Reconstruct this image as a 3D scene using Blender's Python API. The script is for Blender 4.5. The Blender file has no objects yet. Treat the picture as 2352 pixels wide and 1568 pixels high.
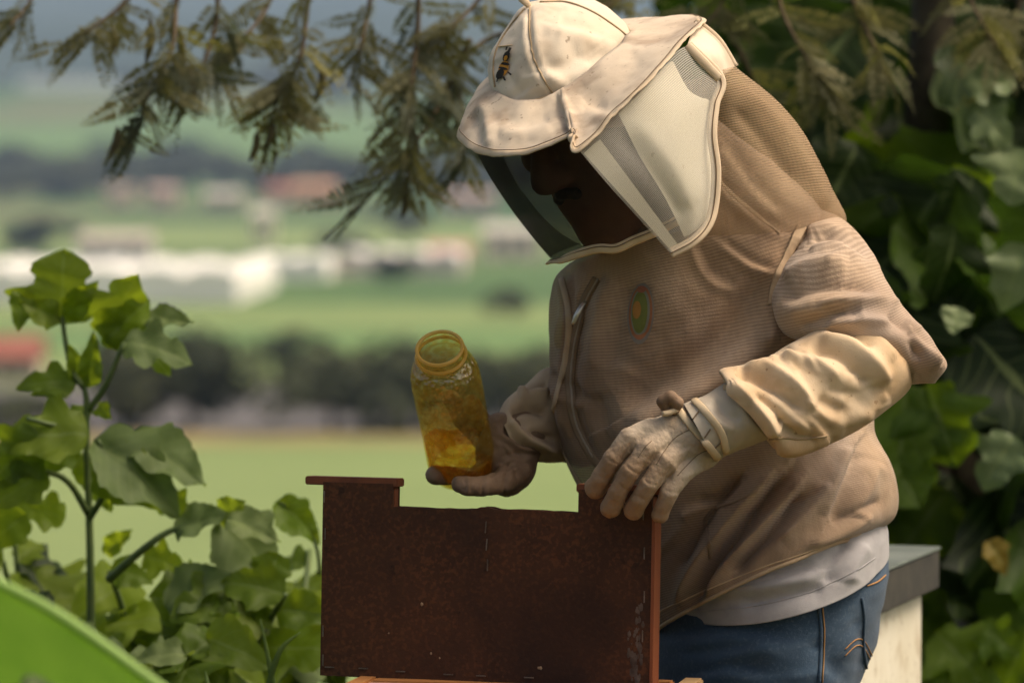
import bpy, bmesh, math, random
import numpy as np
from mathutils import Vector, Matrix, noise
from mathutils.bvhtree import BVHTree

# ------------------------------------------------------------------ camera, sky, sun, exposure
S = bpy.context.scene
COL = S.collection
CAM_Z, PITCH, LENS, D0 = 1.40, 2.17, 135.0, 4.40
cam = bpy.data.objects.new('camera', bpy.data.cameras.new('camera'))
COL.objects.link(cam)
cam.location = (0, 0, CAM_Z)
cam.rotation_euler = (math.radians(90 - PITCH), 0, 0)
cam.data.lens = LENS
cam.data.sensor_width = 36
cam.data.clip_start = 0.1
cam.data.clip_end = 20000
cam.data.dof.use_dof = True
cam.data.dof.focus_distance = D0 - 0.10
cam.data.dof.aperture_fstop = 4.5
S.camera = cam

SUN_EL, SUN_AZ = 57.0, 92.0            # azimuth clockwise from +Y (the view direction)
world = bpy.data.worlds.new('World')
S.world = world
world.use_nodes = True
wn = world.node_tree.nodes
sky = wn.new('ShaderNodeTexSky')
sky.sky_type = 'NISHITA'
sky.sun_disc = False
sky.sun_elevation = math.radians(SUN_EL)
sky.sun_rotation = math.radians(SUN_AZ)
sky.dust_density = 6.0
sky.air_density = 0.7
sky.ozone_density = 0.6
wn['Background'].inputs['Strength'].default_value = 0.115
tint = wn.new('ShaderNodeMix')              # even warm tint multiplied into the sky light, shifting its balance
tint.data_type = 'RGBA'
tint.blend_type = 'MULTIPLY'
tint.inputs[0].default_value = 1.0
tint.inputs[7].default_value = (1.0, 0.90, 0.74, 1)
world.node_tree.links.new(sky.outputs['Color'], tint.inputs[6])
world.node_tree.links.new(tint.outputs[2], wn['Background'].inputs['Color'])

sun = bpy.data.objects.new('sun', bpy.data.lights.new('sun', 'SUN'))
COL.objects.link(sun)
sun.data.energy = 1.45
sun.data.angle = math.radians(28)
sun.data.color = (1.0, 0.90, 0.76)
_sd = Vector((math.sin(math.radians(SUN_AZ)) * math.cos(math.radians(SUN_EL)),
              math.cos(math.radians(SUN_AZ)) * math.cos(math.radians(SUN_EL)),
              math.sin(math.radians(SUN_EL))))
sun.rotation_euler = _sd.to_track_quat('Z', 'Y').to_euler()
sun.location = (3, -3, 8)

S.view_settings.view_transform = 'Standard'
S.view_settings.look = 'None'
S.view_settings.gamma = 1.0
S.view_settings.exposure = 0.95
S.render.engine = 'CYCLES'
S.cycles.use_denoising = True
S.cycles.use_adaptive_sampling = True
S.cycles.adaptive_threshold = 0.015
S.cycles.max_bounces = 8
S.cycles.diffuse_bounces = 3
S.cycles.glossy_bounces = 3
S.cycles.transmission_bounces = 8
S.cycles.transparent_max_bounces = 20
S.cycles.volume_bounces = 0
S.cycles.caustics_reflective = False
S.cycles.caustics_refractive = False
S.cycles.sample_clamp_indirect = 4.0

random.seed(7)
RNG = np.random.default_rng(7)

# ------------------------------------------------------------------ maths helpers
FPX = LENS / 36 * 2352.0
_p = math.radians(PITCH)
FWD = np.array([0, math.cos(_p), -math.sin(_p)])
UPV = np.array([0, math.sin(_p), math.cos(_p)])
RGT = np.array([1.0, 0, 0])
CAM = np.array([0, 0, CAM_Z])
PXM = D0 / FPX                              # metres per reference pixel at the subject


def P(x, y, d=0.0):
    """place seen at (x, y) of the 2352-wide view, d metres behind the subject plane"""
    dd = D0 + d
    return CAM + dd * (FWD + (x - 1176) / FPX * RGT + (784 - y) / FPX * UPV)


def pix(V):
    q = np.asarray(V) - CAM
    z = q @ FWD
    return np.stack([1176 + (q @ RGT) / z * FPX, 784 - (q @ UPV) / z * FPX], -1)


def cat(pts, n, closed=False):
    """Catmull-Rom resampling of rows of numbers"""
    p = np.asarray(pts, float)
    m = len(p)
    if m == 2:
        t = np.linspace(0, 1, n)[:, None]
        return p[0] * (1 - t) + p[1] * t
    if closed:
        t = np.linspace(0, m, n, endpoint=False)
        i = np.floor(t).astype(int)
        f = (t - i)[:, None]
        a, b, c, d = p[(i - 1) % m], p[i % m], p[(i + 1) % m], p[(i + 2) % m]
    else:
        t = np.linspace(0, m - 1, n)
        i = np.minimum(np.floor(t).astype(int), m - 2)
        f = (t - i)[:, None]
        e = np.vstack([2 * p[0] - p[1], p, 2 * p[-1] - p[-2]])
        a, b, c, d = e[i], e[i + 1], e[i + 2], e[i + 3]
    return 0.5 * (2 * b + (c - a) * f + (2 * a - 5 * b + 4 * c - d) * f ** 2 + (3 * b - a - 3 * c + d) * f ** 3)


def sstep(a, b, x):
    t = np.clip((x - a) / (b - a), 0, 1)
    return t * t * (3 - 2 * t)


def unit(v):
    v = np.asarray(v, float)
    return v / (np.linalg.norm(v, axis=-1, keepdims=True) + 1e-12)


# ------------------------------------------------------------------ object helpers
def mesh_obj(name, V, F, mat, parent=None, uv=None, smooth=True, solid=0.0):
    V = np.asarray(V, float)
    if parent is not None:
        V = V - np.array(ORG[parent.name])
    me = bpy.data.meshes.new(name)
    F = [tuple(int(i) for i in f) for f in F] if not isinstance(F, list) else F
    me.from_pydata([tuple(v) for v in V], [], F)
    if uv is not None:
        ul = me.uv_layers.new(name='UVMap')
        ul.data.foreach_set('uv', np.asarray(uv, np.float32).ravel())
    if smooth:
        me.polygons.foreach_set('use_smooth', [True] * len(me.polygons))
    me.update()
    if mat is not None:
        me.materials.append(mat)
    o = bpy.data.objects.new(name, me)
    COL.objects.link(o)
    if parent is not None:
        o.parent = parent
        ORG[o.name] = ORG[parent.name]
    else:
        ORG[o.name] = (0, 0, 0)
    if solid:
        md = o.modifiers.new('thickness', 'SOLIDIFY')
        md.thickness = solid
        md.offset = -1
    return o


ORG = {}


def root(name, loc, label, cat_, group=None):
    o = bpy.data.objects.new(name, None)
    COL.objects.link(o)
    o.location = tuple(loc)
    o.empty_display_size = 0.1
    ORG[o.name] = tuple(float(c) for c in loc)
    tag(o, label, cat_, group)
    return o


def tag(o, label=None, cat_=None, group=None, kind=None):
    if label:
        o['label'] = label
    if cat_:
        o['category'] = cat_
    if group:
        o['group'] = group
    if kind:
        o['kind'] = kind
    return o


def grid_faces(nr, nc, wrap):
    F, UV = [], []
    cc = nc if wrap else nc - 1
    for i in range(nr - 1):
        for j in range(cc):
            k = (j + 1) % nc
            F.append((i * nc + j, i * nc + k, (i + 1) * nc + k, (i + 1) * nc + j))
            u0, u1 = j / cc, (j + 1) / cc
            v0, v1 = i / (nr - 1), (i + 1) / (nr - 1)
            UV += [(u0, v0), (u1, v0), (u1, v1), (u0, v1)]
    return F, UV


def grid_normals(G, wrap):
    if wrap:
        du = np.roll(G, -1, 1) - np.roll(G, 1, 1)
    else:
        du = np.gradient(G, axis=1)
    dv = np.gradient(G, axis=0)
    return unit(np.cross(du, dv))


def apply_strokes(V, N, strokes, scale=1.0):
    """raise or sink a surface along drawn fold lines: (kind, width px, height mm, points)"""
    shp = V.shape
    v, n = V.reshape(-1, 3), N.reshape(-1, 3)
    pv = pix(v)
    view = unit(v - CAM)
    face = sstep(-0.05, 0.35, -(n * view).sum(-1))
    out = np.zeros(len(v))
    for kind, w, a, pts in strokes:
        c = cat(pts, max(8, int(len(pts) * 12)))
        t = unit(np.gradient(c, axis=0))
        lo, hi = c.min(0) - 3 * w, c.max(0) + 3 * w
        idx = np.where(((pv > lo) & (pv < hi)).all(-1))[0]
        if not len(idx):
            continue
        q = pv[idx]
        dd = q[:, None, :] - c[None]
        d2 = (dd ** 2).sum(-1)
        k = d2.argmin(1)
        d = np.sqrt(d2[np.arange(len(k)), k])
        s = k / (len(c) - 1)
        tap = sstep(-0.06, 0.14, s) * sstep(1.06, 0.86, s)
        if kind == 'r':
            h = np.exp(-(d / w) ** 1.5)
        elif kind == 'v':
            h = -np.exp(-(d / w) ** 1.5)
        else:
            tt = t[k]
            rel = dd[np.arange(len(k)), k]
            sg = np.sign(tt[:, 0] * rel[:, 1] - tt[:, 1] * rel[:, 0])
            h = sg * (d / w) * np.exp(-(d / w) ** 2) * 1.8
        out[idx] += h * tap * a * 0.001 * scale
    v2 = v + n * (out * face)[:, None]
    return v2.reshape(shp)


def rumple(V, N, amp, sc, seed=0.0, stretch=(1, 1, 1), octv=3):
    shp = V.shape
    v, n = V.reshape(-1, 3), N.reshape(-1, 3)
    st = np.array(stretch)
    h = np.array([noise.fractal(Vector(p * st * sc + seed), 1.0, 2.0, octv) for p in v])
    return (v + n * (h * amp)[:, None]).reshape(shp)


def loft_grid(specs, nr, nt, bias=0.0):
    """specs rows: Lx Ly Rx Ry depth rfront rback dropx dropy"""
    R = cat(specs, nr)
    th = np.linspace(0, 2 * math.pi, nt, endpoint=False) - math.pi / 2
    ct, st = np.cos(th), np.sin(th)
    G = np.zeros((nr, nt, 3))
    for i, r in enumerate(R):
        Lx, Ly, Rx, Ry, dc, rf, rb, dx, dy = r
        a, b = P(Lx, Ly, dc), P(Rx, Ry, dc)
        c, u = (a + b) / 2, (b - a) / 2
        w = (dx * RGT - dy * UPV) * PXM
        dep = -np.where(st > 0, rf, rb) * st
        G[i] = c + ct[:, None] * u + st[:, None] * w + dep[:, None] * FWD
    return G


def loft(name, specs, mat, parent, nr=60, nt=72, strokes=(), rum=None, solid=0.0, cap0=False, cap1=False, uvk=(1, 1), sscale=1.0):
    G = loft_grid(specs, nr, nt)
    N = grid_normals(G, True)
    c = G.mean((0, 1))
    out = (N * (G - G.mean(1, keepdims=True))).sum()
    if out < 0:
        N = -N
        flip = True
    else:
        flip = False
    if rum:
        G = rumple(G, N, *rum)
    if len(strokes):
        G = apply_strokes(G, N, strokes, sscale)
    F, UV = grid_faces(nr, nt, True)
    if flip:
        F = [f[::-1] for f in F]
        UV = [UV[i + 3 - k] for i in range(0, len(UV), 4) for k in range(4)]
    V = G.reshape(-1, 3)
    UV = np.array(UV) * np.array(uvk)
    if cap0 or cap1:
        UV = list(map(tuple, UV))
        V = list(map(tuple, V))
        if cap0:
            V.append(tuple(G[0].mean(0)))
            for j in range(nt):
                f = (len(V) - 1, (j + 1) % nt, j)
                F.append(f if not flip else f[::-1])
                UV += [(0, 0)] * 3
        if cap1:
            V.append(tuple(G[-1].mean(0)))
            b = (nr - 1) * nt
            for j in range(nt):
                f = (len(V) - 1, b + j, b + (j + 1) % nt)
                F.append(f if not flip else f[::-1])
                UV += [(0, 1)] * 3
    o = mesh_obj(name, V, F, mat, parent, UV, True, solid)
    SURF[o.name] = BVHTree.FromPolygons([Vector(v) for v in V], F)
    LASTG[o.name] = G
    return o


SURF, LASTG = {}, {}


def hit(surf, x, y, off=0.0):
    d = Vector(unit(P(x, y, 0) - CAM))
    best = None
    for s in (surf if isinstance(surf, (list, tuple)) else [surf]):
        loc, nn, i, dist = SURF[s].ray_cast(Vector(CAM), d)
        if loc is not None and (best is None or dist < best[2]):
            best = (loc, -nn if nn.dot(d) > 0 else nn, dist)
    if best is None:
        return None, None
    return np.array(best[0]) + np.array(best[1]) * off, np.array(best[1])


def on(surf, pts, n, off):
    c = cat(pts, n)
    res = []
    for x, y in c:
        h, nn = hit(surf, x, y, off)
        if h is not None:
            res.append(h)
    return np.array(res)


def sweep(name, pts, rad, mat, parent, seg=8, flat=None, ref=None, caps=True, uvk=(1, 1)):
    """tube along points; flat = thickness ratio of a tape lying square to ref"""
    pts = np.asarray(pts, float)
    n = len(pts)
    rad = np.full(n, rad) if np.isscalar(rad) else np.interp(np.linspace(0, 1, n), np.linspace(0, 1, len(rad)), rad)
    T = unit(np.gradient(pts, axis=0))
    ref = np.array([0.13, -1.0, 0.21]) if ref is None else np.asarray(ref, float)
    G = np.zeros((n, seg, 3))
    for i in range(n):
        rr = ref if ref.ndim == 1 else ref[i]
        a = np.cross(T[i], rr)
        if np.linalg.norm(a) < 1e-4:
            a = np.cross(T[i], [0.7, 0.1, 0.7])
        a = unit(a)
        b = unit(np.cross(a, T[i]))
        for j in range(seg):
            t = 2 * math.pi * j / seg
            G[i, j] = pts[i] + rad[i] * (a * math.cos(t) + b * math.sin(t) * (flat or 1.0))
    F, UV = grid_faces(n, seg, True)
    V = list(map(tuple, G.reshape(-1, 3)))
    UV = [(u * uvk[0], v * uvk[1]) for u, v in UV]
    if caps:
        V += [tuple(pts[0]), tuple(pts[-1])]
        for j in range(seg):
            F.append((n * seg, (j + 1) % seg, j))
            F.append((n * seg + 1, (n - 1) * seg + j, (n - 1) * seg + (j + 1) % seg))
            UV += [(0, 0)] * 6
    return mesh_obj(name, V, F, mat, parent, UV)


def bvh_of(o):
    o_ = np.array(ORG[o.name])
    vs = [Vector(np.array(v.co) + o_) for v in o.data.vertices]
    SURF[o.name] = BVHTree.FromPolygons(vs, [tuple(p.vertices) for p in o.data.polygons])


def box_data(c, hx, hy, hz, X, Y, Z):
    c, X, Y, Z = map(np.asarray, (c, X, Y, Z))
    V = [c + sx * hx * X + sy * hy * Y + sz * hz * Z for sx in (-1, 1) for sy in (-1, 1) for sz in (-1, 1)]
    F = [(0, 1, 3, 2), (4, 6, 7, 5), (0, 4, 5, 1), (2, 3, 7, 6), (0, 2, 6, 4), (1, 5, 7, 3)]
    return V, F


def box(name, c, hx, hy, hz, X, Y, Z, mat, parent, bev=0.002):
    V, F = box_data(c, hx, hy, hz, X, Y, Z)
    bm = bmesh.new()
    vs = [bm.verts.new(tuple(v)) for v in V]
    for f in F:
        bm.faces.new([vs[i] for i in f])
    bmesh.ops.recalc_face_normals(bm, faces=bm.faces)
    if bev:
        bmesh.ops.bevel(bm, geom=list(bm.edges), offset=bev, segments=2, affect='EDGES')
    V = [np.array(v.co) for v in bm.verts]
    bm.verts.index_update()
    F = [tuple(v.index for v in f.verts) for f in bm.faces]
    bm.free()
    return mesh_obj(name, V, F, mat, parent, smooth=False)


# ---- smooth unions of rounded limbs, meshed by surface nets
class Field:
    def __init__(self, lo, hi, h):
        self.lo, self.h = np.array(lo, float), h
        self.n = np.ceil((np.array(hi) - self.lo) / h).astype(int) + 1
        self.f = np.full(self.n, 1.0, np.float32)

    def _win(self, lo, hi):
        a = np.clip(np.floor((lo - self.lo) / self.h).astype(int), 0, self.n - 1)
        b = np.clip(np.ceil((hi - self.lo) / self.h).astype(int) + 1, 1, self.n)
        g = np.stack(np.meshgrid(*[self.lo[i] + self.h * np.arange(a[i], b[i]) for i in range(3)], indexing='ij'), -1)
        return tuple(slice(a[i], b[i]) for i in range(3)), g

    def _join(self, sl, d, k):
        o = self.f[sl]
        hh = np.clip(0.5 + 0.5 * (o - d) / k, 0, 1)
        self.f[sl] = o * (1 - hh) + d * hh - k * hh * (1 - hh)

    def cap(self, a, b, ra, rb, k=0.006):
        a, b = np.asarray(a, float), np.asarray(b, float)
        m = max(ra, rb) + 3 * k + 2 * self.h
        sl, g = self._win(np.minimum(a, b) - m, np.maximum(a, b) + m)
        ab = b - a
        t = np.clip(((g - a) @ ab) / (ab @ ab + 1e-12), 0, 1)
        d = np.linalg.norm(g - a - t[..., None] * ab, axis=-1) - (ra + (rb - ra) * t)
        self._join(sl, d, k)

    def ell(self, c, r, X=(1, 0, 0), Y=(0, 1, 0), Z=(0, 0, 1), k=0.01):
        c = np.asarray(c, float)
        m = max(r) + 3 * k + 2 * self.h
        sl, g = self._win(c - m, c + m)
        R = np.stack([X, Y, Z], -1)
        q = (g - c) @ R / np.array(r)
        L = np.linalg.norm(q, axis=-1)
        L2 = np.linalg.norm(q / np.array(r), axis=-1)
        self._join(sl, L * (L - 1) / (L2 + 1e-9), k)

    def chain(self, pts, rad, k=0.006):
        for i in range(len(pts) - 1):
            self.cap(pts[i], pts[i + 1], rad[i], rad[i + 1], k)

    def mesh(self, relax=2):
        f, n = self.f, self.n
        ins = f < 0
        c = n - 1
        acc = np.zeros((*c, 3), np.float32)
        cnt = np.zeros(tuple(c), np.int8)
        for ax in range(3):
            o1, o2 = [i for i in range(3) if i != ax]
            for u in (0, 1):
                for w in (0, 1):
                    s0 = [slice(0, c[i]) for i in range(3)]
                    s0[o1] = slice(u, u + c[o1])
                    s0[o2] = slice(w, w + c[o2])
                    s1 = list(s0)
                    s1[ax] = slice(1, 1 + c[ax])
                    a, b = f[tuple(s0)], f[tuple(s1)]
                    x = ins[tuple(s0)] != ins[tuple(s1)]
                    t = np.where(x, a / (a - b + 1e-20), 0)
                    acc[..., ax] += np.where(x, t, 0)
                    acc[..., o1] += x * u
                    acc[..., o2] += x * w
                    cnt += x
        has = cnt > 0
        idx = np.full(tuple(c), -1, np.int64)
        cells = np.argwhere(has)
        idx[has] = np.arange(len(cells))
        V = self.lo + self.h * (cells + acc[has] / cnt[has][:, None])
        Fs = []
        for ax in range(3):
            o1, o2 = (ax + 1) % 3, (ax + 2) % 3
            s0 = [slice(0, n[i]) for i in range(3)]
            s1 = list(s0)
            s0[ax] = slice(0, n[ax] - 1)
            s1[ax] = slice(1, n[ax])
            e = np.argwhere(ins[tuple(s0)] != ins[tuple(s1)])
            e = e[(e[:, o1] > 0) & (e[:, o2] > 0) & (e[:, o1] < c[o1]) & (e[:, o2] < c[o2])]
            if not len(e):
                continue
            sgn = ins[tuple(s0)][tuple(e.T)]
            def cell(a, b):
                q = e.copy()
                q[:, o1] -= a
                q[:, o2] -= b
                return idx[tuple(q.T)]
            A, B, Cc, Dd = cell(1, 1), cell(0, 1), cell(0, 0), cell(1, 0)
            q = np.stack([A, B, Cc, Dd], -1)
            q[~sgn] = q[~sgn][:, ::-1]
            Fs.append(q)
        Fq = np.vstack(Fs)
        Fq = Fq[(Fq >= 0).all(1)]
        E = np.vstack([Fq[:, [0, 1]], Fq[:, [1, 2]], Fq[:, [2, 3]], Fq[:, [3, 0]]])
        for _ in range(relax):
            s = np.zeros_like(V)
            m = np.zeros(len(V))
            np.add.at(s, E[:, 0], V[E[:, 1]])
            np.add.at(m, E[:, 0], 1)
            np.add.at(s, E[:, 1], V[E[:, 0]])
            np.add.at(m, E[:, 1], 1)
            V = V * 0.5 + 0.5 * s / np.maximum(m, 1)[:, None]
        return V, Fq


def vnormals(V, F):
    n = np.cross(V[F[:, 2]] - V[F[:, 0]], V[F[:, 3]] - V[F[:, 1]])
    N = np.zeros_like(V)
    for k in range(4):
        np.add.at(N, F[:, k], n)
    return unit(N)


# ------------------------------------------------------------------ material helpers
def mat(name, c1, c2=None, scale=12.0, lo=0.35, hi=0.65, rough=0.85, bump=0.0, bscale=300.0, spec=0.3, sheen=0.0,
        spots=None, stripes=None, alpha=1.0, translucent=0.0, tcol=None, stretch=None, metal=0.0, detail=5, rnd=0.0, fold=None, grime_shade=None):
    m = bpy.data.materials.new(name)
    m.use_nodes = True
    nt = m.node_tree
    nd, lk = nt.nodes, nt.links
    bs = nd['Principled BSDF']
    out = nd['Material Output']
    bs.inputs['Roughness'].default_value = rough
    bs.inputs['Specular IOR Level'].default_value = spec
    bs.inputs['Metallic'].default_value = metal
    if sheen:
        bs.inputs['Sheen Weight'].default_value = sheen
        bs.inputs['Sheen Roughness'].default_value = 0.6
    tc = nd.new('ShaderNodeTexCoord')
    src = tc.outputs['Object']
    if stretch:
        mp = nd.new('ShaderNodeMapping')
        mp.inputs['Scale'].default_value = stretch
        lk.new(src, mp.inputs['Vector'])
        src = mp.outputs['Vector']
    col = None
    if c2 is None:
        rgb = nd.new('ShaderNodeRGB')
        rgb.outputs[0].default_value = (*c1, 1)
        col = rgb.outputs[0]
    else:
        nz = nd.new('ShaderNodeTexNoise')
        nz.inputs['Scale'].default_value = scale
        nz.inputs['Detail'].default_value = detail
        nz.inputs['Roughness'].default_value = 0.62
        lk.new(src, nz.inputs['Vector'])
        rp = nd.new('ShaderNodeValToRGB')
        rp.color_ramp.elements[0].position = lo
        rp.color_ramp.elements[1].position = hi
        rp.color_ramp.elements[0].color = (*c1, 1)
        rp.color_ramp.elements[1].color = (*c2, 1)
        lk.new(nz.outputs['Fac'], rp.inputs['Fac'])
        col = rp.outputs['Color']

    def mixc(fac, a, b, mode='MIX'):
        mx = nd.new('ShaderNodeMix')
        mx.data_type = 'RGBA'
        mx.blend_type = mode
        if hasattr(fac, 'is_output'):
            lk.new(fac, mx.inputs[0])
        else:
            mx.inputs[0].default_value = fac
        for s, v in ((6, a), (7, b)):
            if hasattr(v, 'is_output'):
                lk.new(v, mx.inputs[s])
            else:
                mx.inputs[s].default_value = (*v, 1)
        return mx.outputs[2]

    def math_(op, a, b=0.0):
        mn = nd.new('ShaderNodeMath')
        mn.operation = op
        for s, v in ((0, a), (1, b)):
            if hasattr(v, 'is_output'):
                lk.new(v, mn.inputs[s])
            else:
                mn.inputs[s].default_value = v
        return mn.outputs[0]

    def ramp(val, a, b):
        mr = nd.new('ShaderNodeMapRange')
        mr.interpolation_type = 'SMOOTHSTEP'
        mr.inputs['From Min'].default_value = a
        mr.inputs['From Max'].default_value = b
        lk.new(val, mr.inputs['Value'])
        return mr.outputs['Result']

    def nz_(sc, det=3, v=None):
        q = nd.new('ShaderNodeTexNoise')
        q.inputs['Scale'].default_value = sc
        q.inputs['Detail'].default_value = det
        lk.new(v if v is not None else src, q.inputs['Vector'])
        return q.outputs['Fac']

    for sp in (spots or []):                     # (noise scale, from, to, colour, strength)
        f = ramp(nz_(sp[0]), sp[1], sp[2])
        col = mixc(math_('MULTIPLY', f, sp[4]), col, sp[3])
    for p0, p1, gc, gs in (grime_shade or []):         # soiling and painted shade, fading along a line through the thing (local metres)
        g0, g1 = np.asarray(p0), np.asarray(p1)
        ax = (g1 - g0) / ((g1 - g0) @ (g1 - g0))
        dt = nd.new('ShaderNodeVectorMath')
        dt.operation = 'DOT_PRODUCT'
        lk.new(tc.outputs['Object'], dt.inputs[0])
        dt.inputs[1].default_value = tuple(ax)
        f = math_('SUBTRACT', dt.outputs['Value'], float(g0 @ ax))
        f = math_('ADD', f, math_('MULTIPLY', math_('SUBTRACT', nz_(16, 4), 0.5), 1.4))
        col = mixc(math_('MULTIPLY', ramp(f, 0.0, 1.0), gs), col, gc)
    hgt = None
    al = None
    if stripes:                                  # (lines along v, lines along u, darkness)
        sx = nd.new('ShaderNodeSeparateXYZ')
        lk.new(tc.outputs['UV'], sx.inputs[0])
        wob = math_('MULTIPLY', nz_(9.0, 2), 0.05)
        v = math_('ADD', sx.outputs['Y'], math_('MULTIPLY', wob, 0.25))
        s1 = math_('SINE', math_('MULTIPLY', v, stripes[0] * 6.2832))
        s2 = math_('SINE', math_('MULTIPLY', sx.outputs['X'], stripes[1] * 6.2832))
        tot = math_('ADD', math_('MULTIPLY', s1, 0.8), math_('MULTIPLY', s2, 0.2))
        fac = ramp(tot, -0.7, 0.6)
        dk = mixc(1.0, col, (1 - stripes[2],) * 3, 'MULTIPLY')
        col = mixc(fac, dk, col)
        hgt = fac
        al = fac
    if rnd:
        oi = nd.new('ShaderNodeObjectInfo')
        hs = nd.new('ShaderNodeHueSaturation')
        lk.new(col, hs.inputs['Color'])
        lk.new(math_('ADD', math_('MULTIPLY', oi.outputs['Random'], rnd), 1.0 - rnd / 2), hs.inputs['Value'])
        lk.new(math_('ADD', math_('MULTIPLY', oi.outputs['Random'], -rnd * 0.05), 0.5 + rnd * 0.025), hs.inputs['Hue'])
        col = hs.outputs['Color']
    lk.new(col, bs.inputs['Base Color'])
    if bump or fold:
        b = nd.new('ShaderNodeBump')
        b.inputs['Strength'].default_value = min(1.0, bump or 1.0)
        b.inputs['Distance'].default_value = 0.001
        h = nz_(bscale, 4)
        if hgt is not None:
            h = math_('ADD', math_('MULTIPLY', hgt, 0.14), math_('MULTIPLY', h, 0.7))
        if fold:                                 # (scale, weight) broad soft creases
            h = math_('ADD', h, math_('MULTIPLY', nz_(fold[0], 4), fold[1]))
        lk.new(h, b.inputs['Height'])
        lk.new(b.outputs['Normal'], bs.inputs['Normal'])
    sh = bs.outputs['BSDF']
    if translucent:
        tr = nd.new('ShaderNodeBsdfTranslucent')
        if tcol:
            if rnd:
                lk.new(mixc(0.5, col, tcol), tr.inputs['Color'])
            else:
                tr.inputs['Color'].default_value = (*tcol, 1)
        else:
            lk.new(col, tr.inputs['Color'])
        mx = nd.new('ShaderNodeMixShader')
        mx.inputs[0].default_value = translucent
        lk.new(sh, mx.inputs[1])
        lk.new(tr.outputs[0], mx.inputs[2])
        sh = mx.outputs[0]
    if alpha < 1.0:
        tp = nd.new('ShaderNodeBsdfTransparent')
        mx = nd.new('ShaderNodeMixShader')
        if al is not None:
            lk.new(math_('ADD', math_('MULTIPLY', al, 0.16), alpha - 0.08), mx.inputs[0])
        else:
            mx.inputs[0].default_value = alpha
        lk.new(tp.outputs[0], mx.inputs[1])
        lk.new(sh, mx.inputs[2])
        sh = mx.outputs[0]
    lk.new(sh, out.inputs['Surface'])
    return m

# ================================================================== THE SETTING
# ---- terrain: a terrace where the hives stand, a slope, the valley floor, hills and mountains
HY = [(-30, 0), (9, 0), (12, -0.7), (45, -12), (800, -12), (1000, -11), (1300, -3), (1800, 16), (2500, 58),
      (3500, 120), (5000, 245), (6500, 450), (8000, 620)]


def terrain_z(x, y):
    z = float(np.interp(y, [a for a, b in HY], [b for a, b in HY]))
    if y > 1200:
        k = min(1, (y - 1200) / 2500)
        z += k * 60 * noise.fractal(Vector((x / 900, y / 900, 3.1)), 1.0, 2.0, 4)
    return z


def ground_mat():
    m = bpy.data.materials.new('valley_land')
    m.use_nodes = True
    nt = m.node_tree
    nd, lk = nt.nodes, nt.links
    bs = nd['Principled BSDF']
    bs.inputs['Roughness'].default_value = 1.0
    bs.inputs['Specular IOR Level'].default_value = 0.05
    tc = nd.new('ShaderNodeTexCoord')

    def nz(sc, mp):
        m_ = nd.new('ShaderNodeMapping')
        m_.inputs['Scale'].default_value = mp
        lk.new(tc.outputs['Object'], m_.inputs['Vector'])
        n_ = nd.new('ShaderNodeTexNoise')
        n_.inputs['Scale'].default_value = sc
        n_.inputs['Detail'].default_value = 4
        lk.new(m_.outputs['Vector'], n_.inputs['Vector'])
        return n_.outputs['Fac']

    def ramp(f, els):
        r = nd.new('ShaderNodeValToRGB')
        r.color_ramp.elements[0].position, r.color_ramp.elements[0].color = els[0][0], (*els[0][1], 1)
        r.color_ramp.elements[1].position, r.color_ramp.elements[1].color = els[-1][0], (*els[-1][1], 1)
        for p_, c_ in els[1:-1]:
            e = r.color_ramp.elements.new(p_)
            e.color = (*c_, 1)
        lk.new(f, r.inputs['Fac'])
        return r.outputs['Color']
    # patchwork of crops, each patch with its own green
    vo = nd.new('ShaderNodeTexVoronoi')
    mp = nd.new('ShaderNodeMapping')
    mp.inputs['Scale'].default_value = (1 / 90, 1 / 150, 0)
    lk.new(tc.outputs['Object'], mp.inputs['Vector'])
    vo.inputs['Scale'].default_value = 1.0
    lk.new(mp.outputs['Vector'], vo.inputs['Vector'])
    sep = nd.new('ShaderNodeSeparateColor')
    lk.new(vo.outputs['Color'], sep.inputs[0])
    crops = ramp(sep.outputs[0], [(0.0, (0.07, 0.125, 0.055)), (0.45, (0.10, 0.17, 0.065)), (0.7, (0.13, 0.18, 0.08)), (1.0, (0.17, 0.18, 0.09))])
    grain = ramp(nz(1.0, (0.35, 0.35, 0.35)), [(0.3, (0.75, 0.75, 0.75)), (0.7, (1.15, 1.15, 1.1))])
    mx = nd.new('ShaderNodeMix')
    mx.data_type = 'RGBA'
    mx.blend_type = 'MULTIPLY'
    mx.inputs[0].default_value = 1.0
    lk.new(crops, mx.inputs[6])
    lk.new(grain, mx.inputs[7])
    # wooded mountains beyond the farmed slopes
    sp = nd.new('ShaderNodeSeparateXYZ')
    lk.new(tc.outputs['Object'], sp.inputs[0])
    mr = nd.new('ShaderNodeMapRange')
    mr.inputs['From Min'].default_value = 2700
    mr.inputs['From Max'].default_value = 3400
    lk.new(sp.outputs['Y'], mr.inputs['Value'])
    woods = ramp(nz(1.0, (0.012, 0.012, 0.012)), [(0.3, (0.020, 0.035, 0.022)), (0.7, (0.05, 0.07, 0.035))])
    m2 = nd.new('ShaderNodeMix')
    m2.data_type = 'RGBA'
    lk.new(mr.outputs[0], m2.inputs[0])
    lk.new(mx.outputs[2], m2.inputs[6])
    lk.new(woods, m2.inputs[7])
    lk.new(m2.outputs[2], bs.inputs['Base Color'])
    return m


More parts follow.
